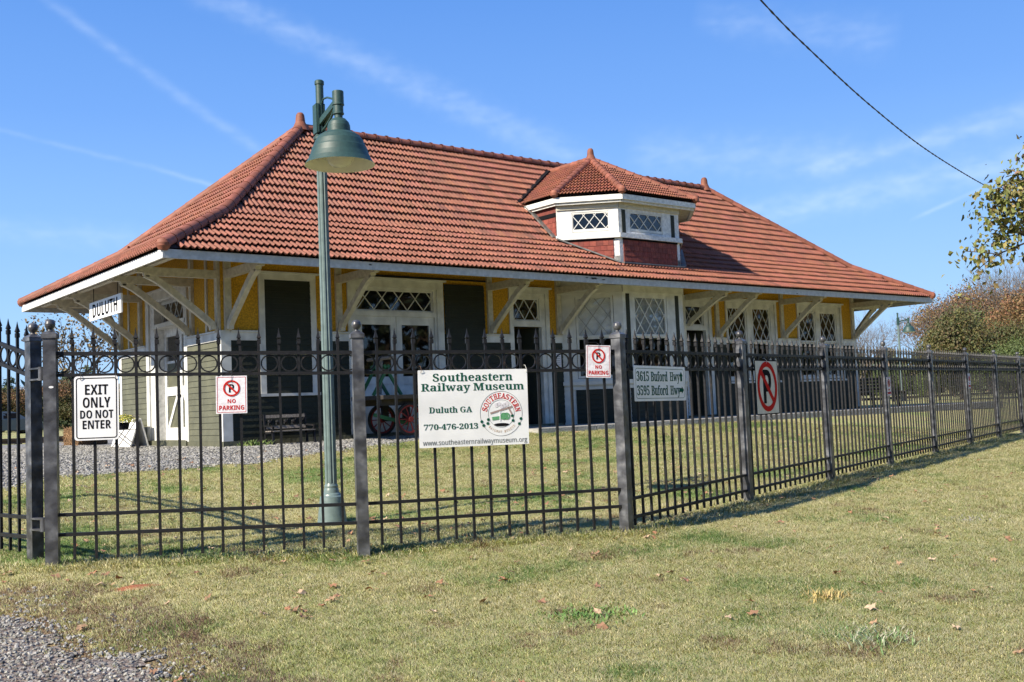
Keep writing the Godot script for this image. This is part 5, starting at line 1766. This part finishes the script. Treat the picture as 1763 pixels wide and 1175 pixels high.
func tree_meshes(h: float, trunk: float, depth: int, spread: float, kids: int, per_tip: int, clump: float, ls: float, cols: Array, r0 := 0.12) -> Array:
	var b := MB.new()
	var tips := []
	b.tube([Vector3(0, -0.2, 0), Vector3(0.02, trunk * 0.5, 0.01), Vector3(0, trunk, 0)], [r0 * 1.25, r0, r0 * 0.85], 8, false)
	for k in kids + 1:
		var an := TAU * k / (kids + 1) + rng.randf()
		grow(b, Vector3(0, trunk * rng.randf_range(0.75, 1.0), 0), Vector3(cos(an) * spread, 1.0, sin(an) * spread).normalized(), h * 0.34, r0 * 0.6, depth, tips, spread, kids, 6)
	var c := MB.new()
	c.colored = true
	for t in tips:
		if per_tip <= 0: break
		var base: Color = cols[rng.randi() % cols.size()]
		for k in per_tip:
			var o := Vector3(rng.randfn(), rng.randfn(), rng.randfn()) * clump * 0.5
			c.col = base.lerp(cols[rng.randi() % cols.size()], 0.35) * rng.randf_range(0.7, 1.3)
			leaf(c, t[0] + o, (o + Vector3.UP * 0.05).normalized(), ls * rng.randf_range(0.7, 1.3))
	return [b.commit(), c.commit() if per_tip > 0 else null]

func tree(called: String, label: String, ms: Array, bark: Material, at: Vector3, sc: Vector3, turn: float, group: String):
	var t := thing(called, label, "tree", at, group, turn)
	mi(t, "trunk", ms[0], bark, Transform3D(Basis.from_scale(sc), Vector3.ZERO))
	if ms[1]: mi(t, "crown", ms[1], M.leaf, Transform3D(Basis.from_scale(sc), Vector3.ZERO))

func pine_meshes() -> Array:
	var b := MB.new()
	var c := MB.new()
	c.colored = true
	b.tube([Vector3(0, -0.3, 0), Vector3(0, 4, 0), Vector3(0, 8.6, 0)], [0.18, 0.11, 0.02], 6, false)
	var cols := [Color(0.035, 0.065, 0.022), Color(0.05, 0.085, 0.03), Color(0.03, 0.05, 0.02), Color(0.075, 0.10, 0.035)]
	for k in 80:
		var y := 1.0 + 7.6 * k / 80.0
		var l := (1.0 - (y - 1.0) / 8.0) * rng.randf_range(1.2, 2.5) + 0.25
		var an := rng.randf() * TAU
		var d := Vector3(cos(an), rng.randf_range(-0.12, 0.25), sin(an))
		b.tube([Vector3(0, y, 0), Vector3(0, y, 0) + d * l], [0.03, 0.008], 3, false)
		var base: Color = cols[rng.randi() % 4]
		for q in int(26 * l) + 12:
			c.col = base * rng.randf_range(0.7, 1.4)
			var p := Vector3(0, y, 0) + d * l * rng.randf_range(0.25, 1.05) + Vector3(rng.randfn(), rng.randfn() * 0.6, rng.randfn()) * 0.22
			leaf(c, p, d, rng.randf_range(0.16, 0.34))
	return [b.commit(), c.commit()]

func build_trees():
	rng.seed = 4711
	var shrub_cols := [Color(0.055, 0.070, 0.018), Color(0.085, 0.088, 0.022), Color(0.042, 0.060, 0.016), Color(0.11, 0.095, 0.028), Color(0.085, 0.05, 0.024)]
	var rust_cols := [Color(0.16, 0.085, 0.035), Color(0.20, 0.12, 0.05), Color(0.11, 0.10, 0.035), Color(0.19, 0.08, 0.045)]
	var green_cols := [Color(0.050, 0.080, 0.022), Color(0.07, 0.10, 0.025), Color(0.09, 0.11, 0.03)]
	var shrub := tree_meshes(4.0, 0.5, 4, 0.62, 3, 26, 0.55, 0.13, shrub_cols, 0.09)
	var rusty := tree_meshes(6.0, 1.2, 4, 0.55, 3, 14, 0.6, 0.14, rust_cols, 0.12)
	var green := tree_meshes(3.4, 0.3, 4, 0.75, 3, 26, 0.5, 0.12, green_cols, 0.07)
	var bare := tree_meshes(6.5, 1.5, 5, 0.50, 3, 0, 0.1, 0.1, green_cols, 0.12)
	var thin := tree_meshes(4.0, 1.4, 3, 0.55, 3, 5, 0.35, 0.11, [Color(0.16, 0.12, 0.04), Color(0.20, 0.14, 0.06), Color(0.12, 0.09, 0.04)], 0.06)
	# right hand background, near to far: [kind, x, z, scale, label]
	var spots := [
		[0, 31.6, -3.6, 0.80, "large olive brown shrub tree right of the distant lamp"],
		[0, 34.5, -2.6, 0.70, "broad olive shrub tree beside the largest shrub tree"],
		[2, 30.8, -1.6, 0.60, "dark green evergreen bush behind the far fence panels"],
		[2, 30.4, -0.2, 0.62, "dark green evergreen bush at the right edge behind the fence"],
		[2, 38.5, -11.0, 0.45, "low green bush behind the long bench"],
		[2, 33.6, -5.6, 0.45, "low green bush between the lamp and the large shrub tree"],
		[0, 42.5, -14.9, 0.45, "yellowish shrub just past the depot corner"],
		[2, 44.8, -14.0, 0.50, "green bush between the depot corner and the distant lamp"],
		[0, 46.0, -11.6, 0.85, "olive shrub behind the distant street lamp"],
		[1, 60.0, -16.5, 1.10, "rust tinted tree on the far slope"],
		[1, 58.5, -18.5, 0.98, "brown tree on the far slope left of the rust tinted one"],
		[2, 57.0, -15.0, 1.55, "tall green tree on the far slope"],
		[1, 59.0, -12.5, 1.00, "brown leafed tree on the far slope at the right edge"],
		[1, 52.0, -9.5, 0.90, "reddish tree low on the slope at the right edge"]]
	var n := 0
	for s in spots:
		tree(["shrub_tree", "deciduous_tree", "evergreen_bush"][s[0]], s[4], [shrub, rusty, green][s[0]], M.bark, Vector3(s[1], gy(s[1], s[2]), s[2]), Vector3(0.8, 1.0, 0.8) * s[3], 1.7 * n, "trees past the depot")
		n += 1
	var bl := ["bare branched tree rising past the depot roof corner", "bare tree between the depot corner and the lamp", "bare pale tree on the far slope near the right edge", "second bare pale tree on the far slope", "bare tree low behind the depot corner", "tall bare tree behind the rust tinted tree"]
	var bp := [[43.0, -14.6, 0.62], [46.5, -13.0, 0.70], [58.0, -14.0, 1.10], [56.5, -11.8, 1.0], [41.5, -14.4, 0.50], [62.0, -15.2, 1.20]]
	for i in bp.size():
		tree("bare_tree", bl[i], bare, M.bark_pale, Vector3(bp[i][0], 0.03, bp[i][1]), Vector3.ONE * bp[i][2], 2.1 * i, "bare trees past the depot")
	# small thin tree behind the left end of the depot
	tree("thin_tree", "small sparse tree seen behind the left end of the depot", thin, M.bark, Vector3(0.9, -0.01, -11.2), Vector3.ONE * 0.78, 0.4, "")
	# pines and autumn trees across the tracks
	var pine := pine_meshes()
	var pl := ["tall dark pine left of the gate post", "dark pine seen through the gate", "slim pine between the two gate posts", "dark pine right of the gate post", "pine standing behind the exit sign", "pine farther left beyond the gate"]
	var pp := [[14.5, -93, 0.66], [17.2, -92, 0.62], [19.4, -93, 0.60], [21.9, -90, 0.70], [24.6, -92, 0.74], [11.0, -90, 0.72]]
	for i in pp.size():
		tree("pine_tree", pl[i], pine, M.bark, Vector3(pp[i][0], -0.01, pp[i][1]), Vector3(1.25, 1, 1.25) * pp[i][2], 1.3 * i, "pines across the tracks")
	var al := ["yellow brown tree beyond the gate", "golden autumn tree between the gate posts", "olive tree behind the exit sign", "brown tree at the left edge beyond the gate", "olive tree right of the gate post"]
	var ap := [[15.8, -86, 0.78], [19.0, -85, 0.72], [23.6, -86, 0.74], [13.2, -85, 0.66], [21.4, -84, 0.66]]
	for i in ap.size():
		tree("autumn_tree", al[i], rusty if i % 2 else shrub, M.bark, Vector3(ap[i][0], -0.01, ap[i][1]), Vector3(1.3, 1, 1.3) * ap[i][2] * (1.0 if i % 2 else 1.2), 0.9 * i, "autumn trees across the tracks")
	# far woods that close the horizon
	var fw := MB.new()
	fw.colored = true
	for k in 15000:
		var az := rng.randf_range(-0.35, 1.75)
		var d := rng.randf_range(125.0, 150.0)
		var p := Vector3(-7.0 + sin(az) * d, 0, 17.0 - cos(az) * d)
		var hh := 4.4 + 2.4 * n_mid.get_noise_1d(az * 900.0) + 1.2 * n_fine.get_noise_1d(az * 5000.0)
		p.y = rng.randf_range(-0.2, hh)
		fw.col = [Color(0.055, 0.075, 0.03), Color(0.10, 0.09, 0.04), Color(0.13, 0.085, 0.05), Color(0.04, 0.06, 0.025)][rng.randi() % 4] * rng.randf_range(0.7, 1.3)
		leaf(fw, p, Vector3(rng.randfn(), rng.randfn(), rng.randfn()).normalized(), rng.randf_range(0.8, 1.7))
	var fo := mi(self, "far_woods", fw.commit(), M.leaf)
	tag(fo, "distant mixed woods along the horizon", "woods", "", "stuff")
	# woods across the road, which the window panes mirror
	var rw := MB.new()
	rw.colored = true
	for k in 15000:
		var x := rng.randf_range(-45.0, 125.0)
		var p := Vector3(x, 0, rng.randf_range(36.0, 46.0) - maxf(x - 45.0, 0.0) * 0.25)
		p.y = -1.3 + rng.randf() * (10.5 + 3.5 * n_mid.get_noise_1d(x * 14.0) + 2.0 * n_fine.get_noise_1d(x * 60.0))
		rw.col = [Color(0.05, 0.07, 0.025), Color(0.09, 0.085, 0.035), Color(0.12, 0.08, 0.045), Color(0.035, 0.055, 0.02)][rng.randi() % 4] * rng.randf_range(0.7, 1.3)
		leaf(rw, p, Vector3(rng.randfn(), rng.randfn(), rng.randfn()).normalized(), rng.randf_range(0.7, 1.5))
	var ro := mi(self, "roadside_woods", rw.commit(), M.leaf)
	tag(ro, "mixed woods across the road behind the viewer", "woods", "", "stuff")
	# maple at the right edge, trunk outside the frame
	var mp := tree_meshes(2.9, 1.45, 4, 0.46, 3, 26, 0.26, 0.075, [Color(0.12, 0.14, 0.032), Color(0.15, 0.155, 0.04), Color(0.09, 0.115, 0.026), Color(0.20, 0.17, 0.055), Color(0.17, 0.10, 0.055)], 0.10)
	tree("maple_tree", "leafy young maple reaching in at the right edge", mp, M.bark, Vector3(6.5, gy(6.5, 12.25), 12.25), Vector3(1.0, 1.22, 1.0), 0.5, "")

# ------------------------------------------------------------------ cars
func car(label: String, at: Vector3, turn: float, col: Color):
	var t := thing("parked_car", label, "car", at, "cars parked in the distance", turn)
	var paint := mat(col.r, col.g, col.b, 0.3)
	paint.clearcoat_enabled = true
	var prof_pts := [Vector2(-2.2, 0.42), Vector2(-2.25, 0.75), Vector2(-2.15, 1.02), Vector2(-1.1, 1.08), Vector2(1.25, 1.06), Vector2(2.15, 0.92), Vector2(2.28, 0.62), Vector2(2.2, 0.36), Vector2(1.8, 0.30), Vector2(-1.8, 0.30)]
	var top := [Vector2(-1.95, 1.04), Vector2(-1.55, 1.56), Vector2(-1.2, 1.64), Vector2(0.1, 1.64), Vector2(0.45, 1.56), Vector2(1.25, 1.06)]
	for k in 2:
		var mb := MB.new()
		var pts: Array = [prof_pts, top][k]
		var w0 := 0.88
		var w1 := 0.88 if k == 0 else 0.70
		var ctr := Vector2.ZERO
		for q in pts: ctr += q / pts.size()
		for i in pts.size():
			var p: Vector2 = pts[i]
			var q: Vector2 = pts[(i + 1) % pts.size()]
			var wp := lerpf(w0, w1, clampf((p.y - 1.04) / 0.6, 0, 1))
			var wq := lerpf(w0, w1, clampf((q.y - 1.04) / 0.6, 0, 1))
			mb.quad(Vector3(p.x, p.y, -wp), Vector3(q.x, q.y, -wq), Vector3(q.x, q.y, wq), Vector3(p.x, p.y, wp))
			for sg in [-1.0, 1.0]:
				mb.tri(Vector3(ctr.x, ctr.y, sg * (w0 + w1) / 2), Vector3(p.x, p.y, sg * wp), Vector3(q.x, q.y, sg * wq))
		mi(t, ["body", "cabin"][k], mb.commit(), paint)
	for sg in [-1.0, 1.0]:
		for q in [[-1.45, -0.55], [-0.45, 0.55]]:
			bxp(t, "side_window", M.black, Vector3((q[0] + q[1]) / 2, 1.32, sg * 0.80), Vector3(q[1] - q[0] - 0.08, 0.38, 0.03), Basis(Vector3.RIGHT, -sg * 0.30))
		for x in [-1.38, 1.42]:
			var w := MB.new()
			w.lathe([Vector2(0, -0.1), Vector2(0.30, -0.1), Vector2(0.33, -0.07), Vector2(0.33, 0.07), Vector2(0.30, 0.1), Vector2(0, 0.1)], 18, Vector3(x, 0.33, sg * 0.82), Basis(Vector3.RIGHT, PI / 2))
			mi(t, "wheel", w.commit(), M.black)
			var hcap := MB.new()
			hcap.lathe([Vector2(0, -0.105), Vector2(0.2, -0.105), Vector2(0.2, 0.105), Vector2(0, 0.105)], 14, Vector3(x, 0.33, sg * 0.82), Basis(Vector3.RIGHT, PI / 2))
			mi(t, "hubcap", hcap.commit(), M.flashing)
		bxp(t, "headlight", M.signw, Vector3(2.2, 0.76, sg * 0.62), Vector3(0.1, 0.14, 0.36))
		bxp(t, "tail_light", M.red, Vector3(-2.2, 0.86, sg * 0.70), Vector3(0.09, 0.2, 0.2))
	bxp(t, "windscreen", M.black, Vector3(0.87, 1.33, 0), Vector3(0.02, 0.60, 1.36), Basis(Vector3.BACK, 0.985))
	bxp(t, "rear_screen", M.black, Vector3(-1.77, 1.32, 0), Vector3(0.02, 0.48, 1.32), Basis(Vector3.BACK, -0.655))

# ------------------------------------------------------------------ fallen leaves
func dead_leaf_mesh() -> ArrayMesh:
	# a lobed, curled dry leaf
	var mb := MB.new()
	var pts := []
	for k in 10:
		var a := TAU * k / 10.0
		var r := 1.0 if k % 2 == 0 else 0.55
		pts.append(Vector3(cos(a) * r, 0.22 * sin(a * 1.5 + 0.6) + 0.16 * rng.randfn(), sin(a) * r * 0.8))
	for k in 10: mb.tri(Vector3(0, 0.08, 0), pts[(k + 1) % 10], pts[k])
	mb.bar(Vector3(0.9, 0.0, 0), Vector3(1.6, 0.15, 0.1), 0.05, 0.05)
	return mb.commit()

func weed(label: String, at: Vector2, r: float, blades: int, h: float, w: float, cols: Array):
	var t := thing("weed_clump", label, "weed", Vector3(at.x, gy(at.x, at.y), at.y), "weeds in the lawn")
	var mb := MB.new()
	mb.colored = true
	for k in blades:
		var an := rng.randf() * TAU
		var d := Vector3(cos(an), 0, sin(an))
		var p := Vector3(rng.randfn(), 0, rng.randfn() * 0.8) * r * 0.5
		p.y = -0.01
		var hh := h * rng.randf_range(0.5, 1.2)
		var e := p + d * hh * rng.randf_range(0.5, 1.6) + Vector3.UP * hh
		var s := d.cross(Vector3.UP) * w * 0.5
		mb.col = cols[rng.randi() % cols.size()] * rng.randf_range(0.75, 1.25)
		var m := p.lerp(e, 0.55) + Vector3.UP * hh * 0.15
		mb.quad(p - s, p + s, m + s, m - s)
		mb.tri(m - s, m + s, e)
	mi(t, "blades", mb.commit(), M.leaf)

func build_weeds():
	weed("low patch of green clover on the near lawn", Vector2(-3.07, 12.35), 0.30, 900, 0.036, 0.011, [Color(0.10, 0.20, 0.045), Color(0.14, 0.25, 0.06), Color(0.08, 0.16, 0.035)])
	weed("grey green crabgrass clump low on the near lawn", Vector2(-2.3, 13.75), 0.26, 420, 0.045, 0.007, [Color(0.20, 0.25, 0.14), Color(0.12, 0.20, 0.07), Color(0.34, 0.33, 0.24)])
	weed("dry yellow grass tuft on the near lawn", Vector2(-1.67, 13.07), 0.15, 200, 0.06, 0.005, [Color(0.42, 0.33, 0.13), Color(0.36, 0.27, 0.10)])
	weed("grey dead weed patch on the far side of the near lawn", Vector2(2.05, 11.95), 0.34, 260, 0.03, 0.006, [Color(0.30, 0.28, 0.26), Color(0.20, 0.18, 0.17), Color(0.38, 0.36, 0.33)])
	var cp := MB.new()
	for k in 16:
		var a0 := TAU * k / 16.0
		var a1 := TAU * (k + 1) / 16.0
		var e0 := Vector3(cos(a0) * (0.17 + 0.03 * sin(k * 2.3)), 0.004, sin(a0) * (0.09 + 0.02 * sin(k * 1.7)))
		var e1 := Vector3(cos(a1) * (0.17 + 0.03 * sin((k + 1) % 16 * 2.3)), 0.004, sin(a1) * (0.09 + 0.02 * sin((k + 1) % 16 * 1.7)))
		cp.tri(Vector3(0, 0.024, 0), e1, e0)
	var co := mi(self, "clay_patch", cp.commit(), tri(mat(0.46, 0.16, 0.07, 0.95), noise_tex(91, 0.05, 0.6, 1.0), 5.0), Transform3D(Basis(), Vector3(-4.91, gy(-4.91, 10.11) + 0.002, 10.11)))
	tag(co, "small bare patch of red clay in the grass near the gate", "clay", "", "structure")
	weed("green weed growing at the depot corner", Vector2(0.35, 0.42), 0.22, 120, 0.12, 0.02, [Color(0.10, 0.17, 0.04), Color(0.15, 0.20, 0.06)])

func build_leaves():
	var ms := [dead_leaf_mesh(), dead_leaf_mesh(), dead_leaf_mesh()]
	var mats := []
	for c in [[0.30, 0.19, 0.11], [0.40, 0.28, 0.18], [0.29, 0.14, 0.075], [0.22, 0.12, 0.07]]: mats.append(mat(c[0], c[1], c[2], 0.85))
	var eye := Vector2(-7.162, 16.918)
	var fwd := Vector2(0.624, -0.779).angle()
	var got := 0
	var heaps := [Vector2(-4.9, 10.0), Vector2(-4.1, 11.1), Vector2(-4.5, 11.4), Vector2(-3.6, 10.9), Vector2(-5.2, 9.55), Vector2(-1.0, 11.0)]
	while got < 80:
		var d := rng.randf_range(4.2, 10.5)
		var an := fwd + rng.randf_range(-0.44, 0.44)
		var x := eye.x + cos(an) * d
		var z := eye.y + sin(an) * d
		if got % 3 == 0:
			var hp: Vector2 = heaps[(got / 3) % 6]
			x = hp.x + rng.randfn() * 0.12
			z = hp.y + rng.randfn() * 0.12
		if x > 9.0 or z < 8.0: continue
		got += 1
		var s := rng.randf_range(0.022, 0.046)
		var o := mi(self, "fallen_leaf", ms[rng.randi() % 3], mats[rng.randi() % 4], Transform3D(Basis.from_euler(Vector3(rng.randf_range(-0.4, 0.4), rng.randf() * TAU, rng.randf_range(-0.4, 0.4))).scaled(Vector3.ONE * s), Vector3(x, gy(x, z) + 0.022, z)))
		tag(o, "curled brown fallen leaf lying on the lawn", "leaf", "fallen leaves on the lawn")
	var xs := []
	var cs := []
	for k in 1500:
		var d := rng.randf_range(6.0, 30.0)
		var an := fwd + rng.randf_range(-0.5, 0.5)
		var x := eye.x + cos(an) * d
		var z := eye.y + sin(an) * d
		if z < 1.7: continue
		if z > fence_z(x) and rng.randf() < 0.7: continue
		var s := rng.randf_range(0.02, 0.042)
		xs.append(Transform3D(Basis.from_euler(Vector3(rng.randf_range(-0.4, 0.4), rng.randf() * TAU, rng.randf_range(-0.4, 0.4))).scaled(Vector3.ONE * s), Vector3(x, gy(x, z) + 0.025, z)))
		cs.append([Color(0.30, 0.19, 0.11), Color(0.42, 0.31, 0.21), Color(0.29, 0.15, 0.08), Color(0.22, 0.12, 0.07)][rng.randi() % 4])
	var o := many("leaf_litter", self, ms[0], M.vcol, xs, cs)
	tag(o, "small dry leaves scattered over the lawn", "leaves", "", "stuff")

# ------------------------------------------------------------------ scene
func _ready():
	rng.seed = 20231
	n_coarse.seed = 4; n_coarse.frequency = 0.02; n_coarse.fractal_octaves = 3
	n_mid.seed = 9; n_mid.frequency = 0.02; n_mid.fractal_octaves = 4
	n_fine.seed = 15; n_fine.frequency = 0.02; n_fine.fractal_octaves = 3
	# camera
	var cam := Camera3D.new()
	cam.name = "camera"
	add_child(cam)
	cam.position = Vector3(-7.16174, 0.48629, 16.9176)
	cam.basis = Basis.from_euler(Vector3(0.064050, -0.675301, -0.041303), EULER_ORDER_YXZ)
	cam.fov = 36.644
	cam.near = 0.05
	cam.far = 2000.0
	cam.current = true
	# sky, exposure
	var env := Environment.new()
	env.background_mode = Environment.BG_SKY
	env.sky = make_sky()
	env.background_energy_multiplier = 0.66
	env.tonemap_mode = Environment.TONE_MAPPER_LINEAR
	env.tonemap_exposure = 1.9
	env.sdfgi_enabled = true
	env.ssao_enabled = true
	env.ssil_enabled = true
	var we := WorldEnvironment.new()
	we.name = "world_environment"
	we.environment = env
	add_child(we)
	# sun: from the left, a little towards the camera, 36 degrees high
	var sun := DirectionalLight3D.new()
	sun.name = "sun"
	add_child(sun)
	var dir := Vector3(cos(deg_to_rad(3.8)), -0.725, -sin(deg_to_rad(3.8)))
	sun.look_at_from_position(Vector3.ZERO, dir, Vector3.UP)
	sun.light_energy = 1.6
	sun.light_color = Color(1.0, 0.955, 0.88)
	sun.light_angular_distance = 0.5
	sun.shadow_enabled = true

	unit_box = BoxMesh.new()
	make_materials()
	var lg := mat(1, 1, 1, 0.75)
	lg.vertex_color_use_as_albedo = true
	lg.backlight_enabled = true
	lg.backlight = Color(0.34, 0.31, 0.14)
	M.leaf_grass = lg
	build_ground()
	gravel_sheet("gravel_yard", "pale gravel yard round the end of the depot", yard, -26.0, 5.5, -15.0, 6.4, 0.2)
	gravel_sheet("gravel_drive", "grey gravel drive in front of the gate", func(x, z): return drive(x, z) - 0.12, -14.0, -4.6, 6.0, 18.0, 0.06)
	build_paths()
	build_depot()
	build_fence()
	build_gate()
	var lamp := build_lamp()
	var l2 := lamp.duplicate()
	l2.name = numbered(top_names, "street_lamp", "street_lamp")
	add_child(l2)
	l2.position = Vector3(35.83, 0.0, -8.61)
	l2.rotation.y = 0.9
	l2.set_meta("label", "distant green street lamp beyond the far corner of the depot")
	build_signs()
	build_props()
	build_wire()
	car("dark blue car parked beyond the depot corner", Vector3(45.2, 0.03, -16.2), 0.6, Color(0.02, 0.035, 0.09))
	car("grey car parked across the tracks beyond the gate", Vector3(10.2, 0.0, -62.0), 0.1, Color(0.05, 0.065, 0.08))
	build_trees()
	stones("drive_stones", "loose grey stones of the drive in front of the gate", drive, -8.2, -4.4, 9.0, 15.0, 27000, 0.004, 0.0145)
	stones("yard_stones", "loose pale stones of the yard round the depot", yard, -8.0, 5.4, 0.05, 5.2, 30000, 0.010, 0.024)
	stones("track_side_stones", "loose pale stones between the depot and the tracks", yard, -9.0, 0.0, -9.0, 0.05, 24000, 0.012, 0.030)
	build_grass()
	build_weeds()
	build_leaves()
